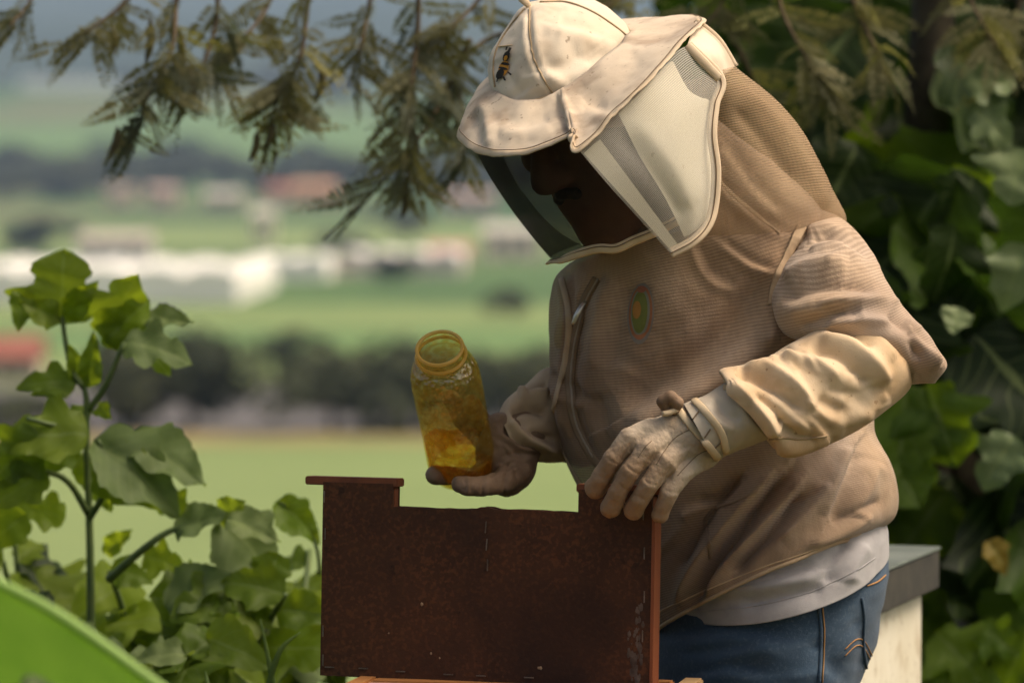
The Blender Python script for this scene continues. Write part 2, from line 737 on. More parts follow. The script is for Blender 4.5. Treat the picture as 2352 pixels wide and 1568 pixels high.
ys = [-30, -10, 0, 4, 8, 9, 10, 11, 12, 14, 18, 24, 32, 45, 60, 80, 110, 150, 200, 260, 330, 420, 540, 680, 800, 900, 1000, 1100,
      1200, 1300, 1400, 1550, 1700, 1850, 2000, 2200, 2400, 2600, 2850, 3100, 3400, 3700, 4000, 4400, 4800, 5200, 5700, 6200, 6800, 7400, 8000]
nx = 61
TV = []
for y in ys:
    wdt = 40 + max(0, y) * 0.55
    for i in range(nx):
        x = wdt * (2 * i / (nx - 1) - 1)
        TV.append((x, y, terrain_z(x, y)))
TF, _ = grid_faces(len(ys), nx, False)
ground = mesh_obj('ground', TV, TF, ground_mat())
tag(ground, kind='structure')


def strip(name, y0, y1, x0, x1, m, lift=0.05, ny=6, nxx=14, kind='structure', slant=0.0):
    V = []
    for i in range(ny):
        for j in range(nxx):
            u = j / (nxx - 1)
            x = x0 + (x1 - x0) * u
            y = y0 + (y1 - y0) * i / (ny - 1) + slant * (u - 0.5)
            V.append((x, y, terrain_z(x, y) + lift))
    F, _ = grid_faces(ny, nxx, False)
    return tag(mesh_obj(name, V, F, m), kind=kind)


m_field = mat('field_green', (0.18, 0.24, 0.095), (0.21, 0.27, 0.11), 0.05, 0.3, 0.7, rough=1.0, spec=0.05)
m_field2 = mat('field_deep_green', (0.115, 0.20, 0.08), (0.15, 0.235, 0.09), 0.02, 0.3, 0.7, rough=1.0, spec=0.05)
m_field3 = mat('field_pale', (0.22, 0.27, 0.11), (0.175, 0.25, 0.095), 0.03, 0.3, 0.7, rough=1.0, spec=0.05)
m_verge = mat('dry_verge', (0.34, 0.26, 0.13), (0.25, 0.23, 0.10), 0.15, 0.3, 0.7, rough=1.0, spec=0.05)
m_road = mat('old_asphalt', (0.115, 0.11, 0.115), (0.14, 0.135, 0.135), 0.2, 0.3, 0.7, rough=0.95, spec=0.1)
strip('field', 60, 206, -60, 60, m_field)
strip('dry_verge', 206.5, 216, -60, 60, m_verge, 0.06)
strip('road', 216.5, 268, -70, 70, m_road, 0.04)
strip('field', 285, 330, -80, 80, m_field3, 0.06, slant=8)
strip('field', 331, 390, -90, 90, m_field2, 0.05, slant=8)
strip('field', 392, 470, -100, 100, m_field3, 0.06, slant=-6)
strip('field', 900, 1150, -160, 160, m_field3, 0.1)
strip('field', 1750, 2300, -330, 330, m_field2, 1.0, 12, 40)
terr = strip('terrace_soil', -6, 9, -7, 7, mat('terrace_soil', (0.05, 0.04, 0.02), (0.05, 0.075, 0.02), 3.0, rough=1.0, spec=0.05), 0.01, 10, 10)

# ---- greenhouses in the valley
m_poly = mat('greenhouse_plastic', (0.78, 0.76, 0.70), (0.86, 0.85, 0.80), 0.1, rough=0.6, spec=0.3)
m_wall = mat('rendered_wall', (0.50, 0.46, 0.43), (0.40, 0.36, 0.33), 0.3, rough=0.9, spec=0.1)
m_dark = mat('dark_opening', (0.10, 0.09, 0.085), rough=0.9)


def greenhouse(x0, x1, y0, y1, h, bays, label, wallm):
    g = root('greenhouse', ((x0 + x1) / 2, y0, terrain_z(0, y0)), label, 'greenhouse', 'plastic greenhouses in the valley')
    z0 = terrain_z(0, y0)
    bw = (x1 - x0) / bays
    for b in range(bays):
        a = x0 + b * bw
        V = []
        for i in range(5):
            yy = y0 + (y1 - y0) * i / 4
            for j in range(13):
                t = math.pi * j / 12
                V.append((a + bw / 2 - math.cos(t) * bw / 2, yy, z0 + h * 0.72 + math.sin(t) * h * 0.28))
        F, _ = grid_faces(5, 13, False)
        mesh_obj('roof_bay', V, F, m_poly, g)
        fv = [(a + 0.02, y0, z0 - 0.2), (a + bw - 0.02, y0, z0 - 0.2)] + [(a + bw / 2 + math.cos(math.pi * j / 12) * bw / 2, y0, z0 + h * 0.72 + math.sin(math.pi * j / 12) * h * 0.28) for j in range(13)]
        mesh_obj('end_wall', fv, [tuple(range(len(fv)))], wallm, g, smooth=False)
    for xx in (x0, x1):
        mesh_obj('side_wall', [(xx, y0, z0 - .2), (xx, y1, z0 - .2), (xx, y1, z0 + h * .72), (xx, y0, z0 + h * .72)], [(0, 1, 2, 3)], m_poly, g, smooth=False)


greenhouse(-95, -34.3, 478, 560, 4.4, 9, 'large white greenhouse at the left edge, nearest of the valley', m_poly)
greenhouse(-43.5, -29.5, 610, 660, 3.6, 3, 'low white greenhouse right of the largest greenhouse', m_poly)
greenhouse(-30.0, -8.5, 640, 690, 4.0, 4, 'white roofed shed row left of the hat veil', m_wall)
greenhouse(-340, -262, 2660, 2780, 10, 6, 'far white greenhouse strip high on the hillside', m_poly)

# ---- houses
def house(x, y, w, dp, h, rh, wc, rc, label, yaw=0.0):
    z = terrain_z(x, y) - 0.3
    g = root('house', (x, y, z), label, 'house', 'houses across the valley')
    c, s = math.cos(yaw), math.sin(yaw)
    T = lambda a, b, q: (x + a * c - b * s, y + a * s + b * c, z + q)
    a, b = w / 2, dp / 2
    mw = mat('house_wall', wc, tuple(k * 0.85 for k in wc), 0.4, rough=0.9, spec=0.1)
    mr = mat('house_roof', rc, tuple(k * 0.8 for k in rc), 0.6, rough=0.85, spec=0.1)
    V = [T(-a, -b, 0), T(a, -b, 0), T(a, b, 0), T(-a, b, 0), T(-a, -b, h), T(a, -b, h), T(a, b, h), T(-a, b, h), T(-a, 0, h + rh), T(a, 0, h + rh)]
    mesh_obj('wall', V, [(0, 1, 5, 4), (1, 2, 6, 9, 5), (2, 3, 7, 6), (3, 0, 4, 8, 7)], mw, g, smooth=False)
    e = 0.35
    V = [T(-a - e, -b - e, h - .1), T(a + e, -b - e, h - .1), T(a + e, 0, h + rh + .12), T(-a - e, 0, h + rh + .12), T(a + e, b + e, h - .1), T(-a - e, b + e, h - .1)]
    mesh_obj('roof', V, [(0, 1, 2, 3), (3, 2, 4, 5)], mr, g, smooth=False, solid=0.15)
    for k in (-0.28, 0.28):
        wv = [T(k * w - w * .08, -b - .03, h * .4), T(k * w + w * .08, -b - .03, h * .4), T(k * w + w * .08, -b - .03, h * .8), T(k * w - w * .08, -b - .03, h * .8)]
        mesh_obj('window', wv, [(0, 1, 2, 3)], m_dark, g, smooth=False)
    dv = [T(-w * .05, -b - .03, 0), T(w * .05, -b - .03, 0), T(w * .05, -b - .03, h * .72), T(-w * .05, -b - .03, h * .72)]
    mesh_obj('door', dv, [(0, 1, 2, 3)], m_dark, g, smooth=False)


def hx(px, y):
    return (px - 1176) / FPX * y


white, pink, tan_, orange, red = (.7, .66, .58), (.62, .45, .38), (.5, .42, .32), (.60, .33, .19), (.34, .13, .10)
house(hx(722, 1330), 1330, 15, 10, 6, 2.0, orange, (.62, .36, .22), 'orange house behind the hanging twig')
house(hx(640, 1340), 1345, 9, 8, 5, 1.5, pink, (.5, .2, .13), 'reddish house next to the orange house')
house(hx(520, 1300), 1290, 12, 8, 5, 1.5, tan_, white, 'grey house left of the reddish house')
house(hx(375, 1310), 1310, 10, 8, 6, 1.5, pink, (.6, .45, .38), 'pinkish house between dark trees above the field')
house(hx(275, 1320), 1325, 9, 8, 5.5, 1.5, (.6, .45, .38), tan_, 'small pale house at the left end of the houses')
house(hx(612, 1010), 1000, 6, 6, 8, 1.5, (.72, .68, .5), white, 'tall cream house standing in the pale field')
house(hx(300, 830), 800, 15, 8, 4.5, 1.5, white, (.6, .52, .45), 'pale shed just behind the large greenhouse')
house(hx(1030, 690), 690, 7, 8, 3.5, 1.5, (.6, .38, .34), (.6, .3, .27), 'small red roofed shed at the end of the shed row')
house(hx(1175, 830), 820, 12, 8, 6, 1.5, (.7, .6, .5), white, 'white house seen beside the dark front veil')
house(hx(1080, 1250), 1240, 16, 8, 6, 1.5, pink, (.55, .42, .36), 'low pink house right of the hanging frond')
house(hx(10, 282), 282, 5.2, 4, 2.0, 1.3, (.5, .42, .34), red, 'red roofed hut beside the tall leafy plant')

# ---- far trees
def leaf_ball(seed, n, rx, rz, cz, lobes=7, size=0.5):
    """leaf faces spread over several uneven lobes"""
    r = np.random.default_rng(seed)
    lc = r.normal(size=(lobes, 3)) * np.array([rx, rx, rz]) * 0.42
    lr = r.uniform(0.35, 0.62, lobes)
    V, F = [], []
    for k in range(n):
        q = r.integers(lobes)
        d = unit(r.normal(size=3))
        p = lc[q] + d * np.array([rx, rx, rz]) * lr[q] * r.uniform(0.75, 1.05)
        p[2] += cz
        nrm = unit(d + r.normal(size=3) * 0.5)
        a = unit(np.cross(nrm, r.normal(size=3))) * size * r.uniform(.6, 1.3)
        b = np.cross(nrm, a) * 0.6
        i = len(V)
        V += [p - a, p + b, p + a, p - b]
        F.append((i, i + 1, i + 2, i + 3))
    return V, F


m_tree = mat('far_tree_leaves', (0.06, 0.07, 0.045), (0.10, 0.11, 0.06), 0.3, rough=1.0, spec=0.05, rnd=0.5)
m_bark = mat('bark', (0.05, 0.035, 0.022), (0.10, 0.075, 0.05), 14, rough=0.95, bump=0.6, bscale=60)
crowns = []
for sd in range(4):
    V, F = leaf_ball(sd, 1500, 1.0, 0.85, 1.15, 9, 0.11)
    me = bpy.data.meshes.new('crown')
    me.from_pydata([tuple(v) for v in V], [], F)
    me.materials.append(m_tree)
    crowns.append(me)
bm = bmesh.new()
bmesh.ops.create_cone(bm, cap_ends=True, segments=8, radius1=0.09, radius2=0.04, depth=0.9, matrix=Matrix.Translation((0, 0, 0.4)))
trunk_me = bpy.data.meshes.new('trunk')
bm.to_mesh(trunk_me)
bm.free()
trunk_me.materials.append(m_bark)


def far_tree(name, x, y, rx, hz, label, group):
    z = terrain_z(x, y) - hz * 0.12
    g = root(name, (x, y, z), label, 'tree', group)
    for nm, me in (('crown', random.choice(crowns)), ('trunk', trunk_me)):
        o = bpy.data.objects.new(nm, me)
        COL.objects.link(o)
        o.parent = g
        o.scale = (rx, rx, hz / 2.0) if nm == 'crown' else (rx * 1.2, rx * 1.2, hz / 2.0)
        o.rotation_euler = (0, 0, random.uniform(0, 6))


far_tree('bushy_tree', hx(310, 217), 217, 3.7, 6.4, 'dark bushy tree behind the tall leafy plant, left of the grey road gap', 'trees along the valley road')
far_tree('bushy_tree', hx(435, 219), 219, 3.7, 7.4, 'rounded dark tree just left of the grey road gap', 'trees along the valley road')
far_tree('bushy_tree', hx(640, 300), 300, 2.6, 3.0, 'small low tree at the far side of the road gap', 'trees along the valley road')
far_tree('bushy_tree', hx(765, 217), 217, 3.2, 6.0, 'dark tree between the road gap and the amber jar', 'trees along the valley road')
far_tree('bushy_tree', hx(900, 219), 219, 3.9, 6.8, 'wide dark tree directly left of the amber jar', 'trees along the valley road')
far_tree('bushy_tree', hx(1050, 218), 218, 3.8, 6.4, 'dark tree seen behind the amber jar', 'trees along the valley road')
far_tree('bushy_tree', hx(1190, 217), 217, 3.6, 6.0, 'dark tree between the amber jar and the jacket', 'trees along the valley road')
far_tree('bushy_tree', hx(60, 217), 217, 2.6, 3.0, 'low dark bush under the red roofed hut', 'trees along the valley road')
far_tree('bushy_tree', hx(1180, 420), 420, 2.6, 4.0, 'lone tree in the green field beside the jacket', 'trees in the valley fields')
far_tree('bushy_tree', hx(900, 600), 600, 5, 4.2, 'dark trees in front of the white shed row', 'trees in the valley fields')
far_tree('bushy_tree', hx(60, 860), 860, 9, 8.5, 'dark tree at the left edge above the large greenhouse', 'trees in the valley fields')
far_tree('bushy_tree', hx(780, 900), 900, 6, 6.0, 'rounded tree right of the tall cream house', 'trees in the valley fields')
far_tree('bushy_tree', hx(940, 1050), 1050, 8, 9, 'tree above the white shed row', 'trees in the valley fields')
for i in range(46):
    y = random.uniform(1370, 1720)
    x = random.uniform(-0.145, 0.04) * y
    far_tree('belt_tree', x, y, random.uniform(8, 17), random.uniform(10, 17), 'dark tree in the hazy belt across the hillside foot', 'trees in the hillside belt')
for i in range(26):
    y = random.uniform(2380, 3300)
    x = random.uniform(-0.145, 0.14) * y
    far_tree('slope_tree', x, y, random.uniform(14, 30), random.uniform(14, 24), 'blue hazy tree on the upper hillside', 'trees on the upper hillside')

# ---- the air
hv = bpy.data.materials.new('haze_air')
hv.use_nodes = True
hn = hv.node_tree.nodes
hn.remove(hn['Principled BSDF'])
pv_ = hn.new('ShaderNodeVolumePrincipled')
pv_.inputs['Color'].default_value = (0.50, 0.70, 1.0, 1)
pv_.inputs['Density'].default_value = 0.00016
pv_.inputs['Anisotropy'].default_value = 0.0
hv.node_tree.links.new(pv_.outputs[0], hn['Material Output'].inputs['Volume'])
V, F = box_data((0, 3990, 340), 4800, 4060, 360, (1, 0, 0), (0, 1, 0), (0, 0, 1))
hz = mesh_obj('haze', V, F, hv, smooth=False)
tag(hz, kind='stuff')

# ================================================================== PLANTS
def leaf_mesh(name, seed, lobes=0.0, width=0.42, droop=0.25, fold=0.18, ns=22, nc=11, tip=1.0, wav=0.03, m=None, teeth=0.04):
    r = random.Random(seed)
    V = np.zeros((ns, nc, 3))
    ph = r.uniform(0, 6)
    for i in range(ns):
        t = i / (ns - 1)
        w = width * (math.sin(math.pi * min(1, t ** 0.75)) ** 0.8 * (1 - 0.35 * t)) * tip + 0.004
        if lobes:
            lob = math.exp(-((t - 0.34) / 0.15) ** 2) * 0.92 + math.exp(-((t - 0.74) / 0.17) ** 2) * 0.50 + math.exp(-((t - 0.08) / 0.08) ** 2) * 0.42
            w = w * (1 - lobes) + lobes * (width * lob + 0.008 if 0.0 < t < 1 else 0.004)
        w *= 1 + teeth * math.sin(t * 46 + ph) + 0.16 * noise.noise(Vector((t * 5, seed * 7.1, 0)))
        for j in range(nc):
            s = 2 * j / (nc - 1) - 1
            sk = 1 + 0.08 * math.sin(5 * t + ph) * (1 if s > 0 else -1) + 0.22 * noise.noise(Vector((t * 6, seed * 3.3 + (5 if s > 0 else 0), 2)))
            x = s * w * sk
            y = t - droop * 0.25 * t * t + (lobes * 0.10 * abs(s) ** 1.5 * math.exp(-((t - 0.36) / 0.12) ** 2))
            z = fold * abs(x) - droop * t * t * 0.75 + wav * math.sin(t * 17 + ph + (2 if s > 0 else 0)) * abs(s) ** 1.5
            z -= 0.012 * math.exp(-(s / 0.10) ** 2)
            z += 0.010 * math.sin(t * 40 - abs(s) * 8) * abs(s) + 0.07 * noise.noise(Vector((x * 3.5, t * 3.5, seed)))
            V[i, j] = (x, y, z)
    F, UV = grid_faces(ns, nc, False)
    me = bpy.data.meshes.new(name)
    me.from_pydata([tuple(v) for v in V.reshape(-1, 3)], [], F)
    ul = me.uv_layers.new(name='UVMap')
    ul.data.foreach_set('uv', np.array(UV, np.float32).ravel())
    me.polygons.foreach_set('use_smooth', [True] * len(me.polygons))
    me.materials.append(m)
    return me


def leaf_mat(name, c1, c2, tcol, translucent=0.4, rough=0.5, vein=(0.25, 0.32, 0.12), vs=0.5, rnd=0.5, spec=0.2):
    m = mat(name, c1, c2, 6.0, 0.3, 0.7, rough=rough, spec=spec, translucent=translucent, tcol=tcol, rnd=rnd)
    nt = m.node_tree
    nd, lk = nt.nodes, nt.links
    bs = nd['Principled BSDF']
    old = bs.inputs['Base Color'].links[0].from_socket
    tc = nd.new('ShaderNodeTexCoord')
    sx = nd.new('ShaderNodeSeparateXYZ')
    lk.new(tc.outputs['UV'], sx.inputs[0])

    def mm(op, a, b=0.0):
        q = nd.new('ShaderNodeMath')
        q.operation = op
        for s, v in ((0, a), (1, b)):
            if hasattr(v, 'is_output'):
                lk.new(v, q.inputs[s])
            else:
                q.inputs[s].default_value = v
        return q.outputs[0]
    a = mm('ABSOLUTE', mm('SUBTRACT', sx.outputs['X'], 0.5))
    mid = mm('LESS_THAN', a, 0.022)
    side = mm('LESS_THAN', mm('PINGPONG', mm('SUBTRACT', mm('MULTIPLY', sx.outputs['Y'], 8.0), mm('MULTIPLY', a, 4.5)), 0.5), 0.045)
    f = mm('MULTIPLY', mm('MAXIMUM', mid, mm('MULTIPLY', side, 0.6)), vs)
    mx = nd.new('ShaderNodeMix')
    mx.data_type = 'RGBA'
    lk.new(f, mx.inputs[0])
    lk.new(old, mx.inputs[6])
    mx.inputs[7].default_value = (*vein, 1)
    lk.new(mx.outputs[2], bs.inputs['Base Color'])
    return m


m_leafL = leaf_mat('broad_leaf_green', (0.085, 0.135, 0.012), (0.12, 0.175, 0.02), (0.50, 0.66, 0.02), 0.56)
m_leafY = leaf_mat('young_leaf_green', (0.12, 0.19, 0.012), (0.16, 0.23, 0.018), (0.60, 0.75, 0.02), 0.6)
m_leafG = leaf_mat('dusty_leaf_green', (0.10, 0.145, 0.05), (0.14, 0.19, 0.07), (0.36, 0.50, 0.05), 0.42, rough=0.6)
m_leafD = leaf_mat('bush_leaf_shaded', (0.011, 0.024, 0.005), (0.020, 0.040, 0.008), (0.08, 0.17, 0.006), 0.35, rnd=0.7)  # darker copy: shade inside the bush put into the leaf colour
m_leafB = leaf_mat('bush_leaf_backlit', (0.05, 0.10, 0.008), (0.08, 0.14, 0.012), (0.36, 0.55, 0.01), 0.6)  # brighter copy: light coming through the leaf put into its colour
m_leafP = leaf_mat('bush_leaf_sky_sheen', (0.12, 0.17, 0.075), (0.17, 0.22, 0.10), (0.12, 0.22, 0.05), 0.2, rough=0.45)  # paler copy: sky reflection painted into the leaf colour
m_leafX = leaf_mat('withered_leaf', (0.20, 0.13, 0.02), (0.28, 0.20, 0.03), (0.4, 0.25, 0.02), 0.4)
m_stem = mat('green_stem', (0.10, 0.14, 0.04), (0.06, 0.10, 0.03), 30, rough=0.6)
m_twig = mat('brown_twig', (0.07, 0.05, 0.03), (0.12, 0.09, 0.05), 40, rough=0.9)

LEAF = {}
for key, mm_ in (('L', m_leafL), ('Y', m_leafY), ('G', m_leafG), ('D', m_leafD), ('B', m_leafB), ('P', m_leafP), ('X', m_leafX)):
    LEAF[key] = [leaf_mesh('leaf', 1, 0.75, 0.62, 0.25, 0.10, m=mm_), leaf_mesh('leaf', 2, 0.0, 0.44, 0.5, 0.22, m=mm_),
                 leaf_mesh('leaf', 3, 0.55, 0.52, 0.45, 0.16, m=mm_), leaf_mesh('leaf', 4, 0.0, 0.36, 0.2, 0.3, m=mm_, wav=0.05),
                 leaf_mesh('leaf', 5, 0.8, 0.62, 0.12, 0.06, m=mm_), leaf_mesh('leaf', 6, 0.35, 0.50, 0.6, 0.2, m=mm_), leaf_mesh('leaf', 7, 0.0, 0.40, 0.8, 0.25, m=mm_), leaf_mesh('leaf', 8, 0.6, 0.56, 0.3, 0.25, m=mm_)]


def put_leaf(parent, me, base, tip, nrm, wide=1.0, name='leaf'):
    b, t = np.asarray(base), np.asarray(tip)
    L = np.linalg.norm(t - b)
    y = (t - b) / (L + 1e-9)
    n = np.asarray(nrm, float)
    z = n - y * (n @ y)
    if np.linalg.norm(z) < 1e-3:
        z = np.cross(y, [0.3, 0.5, 0.8])
    z = unit(z)
    x = np.cross(y, z)
    o = bpy.data.objects.new(name, me)
    COL.objects.link(o)
    o.parent = parent
    o.matrix_local = Matrix.Translation(Vector(b - np.array(ORG[parent.name]))) @ Matrix((x, y, z)).transposed().to_4x4() @ Matrix.Diagonal((L * wide, L, L, 1))
    return o


def rvec(s=1.0):
    return RNG.normal(size=3) * s


# ---- tall plant at the left
base = P(209, 1440, 0.75)
plant = root('leafy_plant', (base[0], base[1], 0.0), 'tall plant with broad lobed leaves on an upright green stem', 'plant')
dL = 0.75
stem_pts = [np.array([base[0] + .01, base[1], 0.0]), np.array([base[0], base[1], 0.35])] + [P(x, y, dL) for x, y in ((209, 1437), (205, 1192), (199, 1006), (199, 927), (192, 887))]
sweep('stem', cat(stem_pts, 40), [.007, .006, .005, .0045, .0035], m_stem, plant)


def twig(parent, pts, r, m=m_stem, name='stalk', n=14):
    return sweep(name, cat(pts, n), r, m, parent, 6)


twig(plant, [P(192, 890, dL), P(165, 850, dL), P(150, 780, dL), P(143, 725, dL)], [.0045, .003])
twig(plant, [P(205, 940, dL), P(245, 880, dL - .02), P(285, 787, dL - .03)], [.005, .003])
twig(plant, [P(199, 990, dL), P(120, 975, dL - .05), P(60, 960, dL - .06)], [.004, .003])
twig(plant, [P(203, 1180, dL), P(160, 1110, dL - .03), P(110, 1085, dL - .05), P(30, 1090, dL - .05)], [.005, .003])
twig(plant, [P(205, 1190, dL), P(235, 1140, dL - .03), P(255, 1070, dL - .06), P(225, 1010, dL - .08)], [.005, .003])
# (base, tip, leaf kind, shape, width, normal)
LV = [((143, 745), (140, 570), 'L', 0, 1.25, (-.1, -1, .35), 0), ((140, 735), (45, 690), 'L', 3, 1.0, (.1, -1, .3), 0), ((60, 660), (40, 760), 'L', 3, .9, (.2, -1, .3), 0),
      ((150, 730), (225, 645), 'Y', 3, .8, (.2, -1, .3), 0), ((235, 775), (318, 628), 'Y', 4, .8, (.3, -1, .2), .02), ((240, 785), (338, 690), 'Y', 2, .95, (.1, -1, .1), .01), ((250, 800), (270, 700), 'L', 2, .8, (-.2, -1, .3), .02),
      ((285, 787), (445, 800), 'G', 2, .9, (.1, -.75, .6), -.02), ((300, 750), (400, 850), 'L', 2, .7, (.3, -.9, .2), .02), ((330, 730), (445, 730), 'G', 3, .8, (0, -.8, .6), .03), ((205, 890), (215, 760), 'L', 3, .6, (.1, -1, .1), 0),
      ((190, 885), (160, 790), 'Y', 3, .7, (.2, -1, .1), .01), ((175, 880), (35, 860), 'L', 2, .75, (.1, -.8, .6), 0), ((170, 890), (70, 900), 'L', 3, .7, (.1, -.9, .3), .02),
      ((190, 930), (180, 970), 'Y', 3, 1.2, (.1, -1, 0), .02), ((225, 930), (250, 960), 'Y', 3, 1.0, (.1, -1, 0), .02),
      ((205, 1000), (-20, 975), 'L', 2, 1.0, (.1, -.8, .7), -.05), ((190, 1010), (20, 1060), 'Y', 3, 1.0, (.1, -1, .3), .0), ((100, 1000), (-40, 1110), 'L', 2, 1.0, (.3, -1, .3), -.05),
      ((215, 1010), (450, 1150), 'G', 1, .85, (.25, -.85, .6), -.08), ((230, 1020), (370, 1190), 'L', 1, .8, (-.3, -1, .2), -.06), ((300, 1000), (485, 1105), 'G', 3, 1.0, (.2, -.8, .7), -.05),
      ((200, 1030), (250, 1180), 'Y', 3, .9, (-.2, -1, .2), .02), ((110, 1085), (-30, 1150), 'L', 2, .9, (.1, -1, .4), -.05), ((380, 1130), (430, 1190), 'Y', 2, 1.0, (.1, -1, .1), 0.0),
      ((60, 1180), (-40, 1260), 'Y', 1, 1.0, (.3, -1, .2), .05), ((150, 1190), (40, 1150), 'Y', 2, .9, (.1, -1, .3), .08), ((240, 1270), (300, 1215), 'Y', 3, .8, (.1, -1, .4), .1)]
for (b, t, kd, sh, wd, nr, dd) in LV:
    put_leaf(plant, LEAF[kd][sh], P(*b, dL + dd), P(*t, dL + dd - 0.03), nr, wd)

# ---- low leafy growth at the lower left, several plants of the same kind
def low_plant(px, py, dep, label, n, spread, top, kinds='LLGYL'):
    b = P(px, 1700, dep)
    g = root('low_leafy_plant', (b[0], b[1], 0.0), label, 'plant', 'low broad-leaved plants')
    for k in range(max(3, n // 5)):
        ex, ey = px + random.uniform(-spread, spread), top + random.uniform(0, 160)
        pts = [np.array([b[0], b[1], 0.0]), P((px * 2 + ex) / 3, 1640, dep), P((px + ex) / 2, (1560 + ey) / 2, dep + random.uniform(-.05, .05)), P(ex, ey, dep + random.uniform(-.1, .1))]
        c = cat(pts, 16)
        sweep('stem', c, [.007, .0035], m_stem, g, 6)
        for q in range(6):
            i = random.randint(5, 15)
            a = c[i]
            ang = random.uniform(0, 6.28)
            L = random.uniform(.055, .13)
            dv = unit(np.array([math.cos(ang), -0.25 + 0.6 * math.sin(ang), random.uniform(-.55, .35)]))
            put_leaf(g, random.choice(LEAF[random.choice(kinds)]), a, a + dv * L, (random.uniform(-.4, .4), random.uniform(-.9, -.3), random.uniform(.3, 1)), random.uniform(.9, 1.2))
    return g


low_plant(60, 1400, .95, 'leafy plant at the left edge behind the large blurred blade', 20, 130, 1200, 'LLDYG')
low_plant(330, 1400, .85, 'leafy plant under the tall plant with drooping leaves', 22, 160, 1270, 'LYYGL')
pr = low_plant(560, 1420, .70, 'leafy plant next to the brown board with a long side twig', 26, 120, 1320)
low_plant(420, 1480, .55, 'leafy plant at the bottom between tall plant and board', 20, 200, 1440, 'LYGLL')
low_plant(680, 1500, .95, 'leafy plant peeking out directly beside the brown board', 15, 50, 1250, 'LGYGL')
low_plant(520, 1500, 1.1, 'leafy plant behind the drooping leaves near the board', 24, 180, 1330, 'YYLGY')
low_plant(120, 1500, 1.2, 'bright leafy plant behind the tall green stem', 24, 180, 1270, 'YYLYY')
low_plant(180, 1500, .65, 'leafy plant at the foot of the tall green stem', 20, 130, 1400, 'LDGYL')
dR = .70
twig(pr, [P(250, 1330, dR + .05), P(330, 1260, dR), P(400, 1215, dR), P(510, 1190, dR)], [.006, .003])
for (b, t, kd, sh, wd, nr, dd) in [((505, 1190), (660, 1320), 'G', 1, 1.1, (.2, -.9, .5), 0), ((510, 1200), (600, 1330), 'L', 1, .9, (-.3, -1, .3), .03), ((400, 1220), (525, 1165), 'G', 3, 1.1, (0, -.7, .8), 0),
                                   ((520, 1190), (650, 1235), 'G', 3, .9, (.2, -.8, .7), -.03), ((500, 1190), (560, 1150), 'L', 3, 1.2, (.1, -1, .4), 0), ((330, 1275), (420, 1300), 'Y', 2, 1.0, (0, -1, .3), .05),
                                   ((635, 1150), (745, 1235), 'Y', 1, .8, (.2, -1, .4), .1), ((380, 1390), (530, 1300), 'G', 3, 1.2, (.1, -.7, .8), -.03), ((640, 1270), (600, 1370), 'L', 1, 1.0, (.1, -1, .3), .0)]:
    put_leaf(pr, LEAF[kd][sh], P(*b, dR + dd), P(*t, dR + dd - .03), nr, wd)
twig(pr, [P(735, 1320, .8), P(728, 1260, .8), P(700, 1190, .8), P(640, 1152, .8)], [.003, .002])

# grass blades in front of the plants
m_blade = mat('grass_blade', (0.10, 0.17, 0.03), (0.14, 0.22, 0.05), 20, rough=0.5, translucent=0.4)
for k, (a, b, c) in enumerate([((640, 1640), (622, 1540), (598, 1420)), ((600, 1640), (640, 1500), (690, 1450)), ((480, 1640), (478, 1580), (472, 1540))]):
    o = sweep('grass_blade', cat([P(*a, .35), P(*b, .35), P(*c, .36)], 12), [.004, .0035, .0006], m_blade, None, 6, flat=0.25)
    tag(o, ['pale upright grass blade left of the brown board', 'pale grass blade curving right beside the brown board', 'short grass blade at the bottom edge under the leaves'][k], 'grass blade')

# ---- the big out-of-focus blade in front
m_big = mat('big_blade_green', (0.085, 0.19, 0.008), (0.12, 0.24, 0.015), 4, rough=0.7, spec=0.1, stripes=(34, 1, .16), translucent=0.45, tcol=(0.2, 0.4, 0.015), stretch=(6, 6, 1))
rows = []
for t in np.linspace(0, 1, 30):
    ex, ey = np.array([-170, 1262]) * (1 - t) ** 2 + 2 * t * (1 - t) * np.array([170, 1400]) + t * t * np.array([470, 1660]) + np.array([0, 3 * math.sin(t * 11)])
    row = []
    for s in np.linspace(0, 1, 12):
        wid = 330
        row.append(P(ex - s * wid * .55, ey + s * wid, -1.30 - .32 * s + .05 * math.sin(s * 3.1) + 0.02 * t))
    rows.append(row)
G = np.array(rows)
edge = G[:, 0].copy()
F, UV = grid_faces(30, 12, False)
blade = root('broad_blade', tuple(P(-40, 1750, -1.35) * np.array([1, 1, 0])), 'large out-of-focus bright green blade in the lower left corner', 'plant')
mesh_obj('leaf', G.reshape(-1, 3), F, m_big, blade, UV, True, 0.0015)
sweep('leaf_rim_highlight', edge, [.004, .005, .0045], mat('blade_rim_highlight', (0.24, 0.38, 0.10), (0.19, 0.32, 0.06), 10, rough=0.6), blade, 8)  # pale tube paints the highlight where the blade curls over
sweep('stem', cat([P(-40, 1750, -1.35) * np.array([1, 1, 0]), P(60, 1800, -1.4), P(150, 1700, -1.36)], 10), [.02, .012], m_stem, blade)

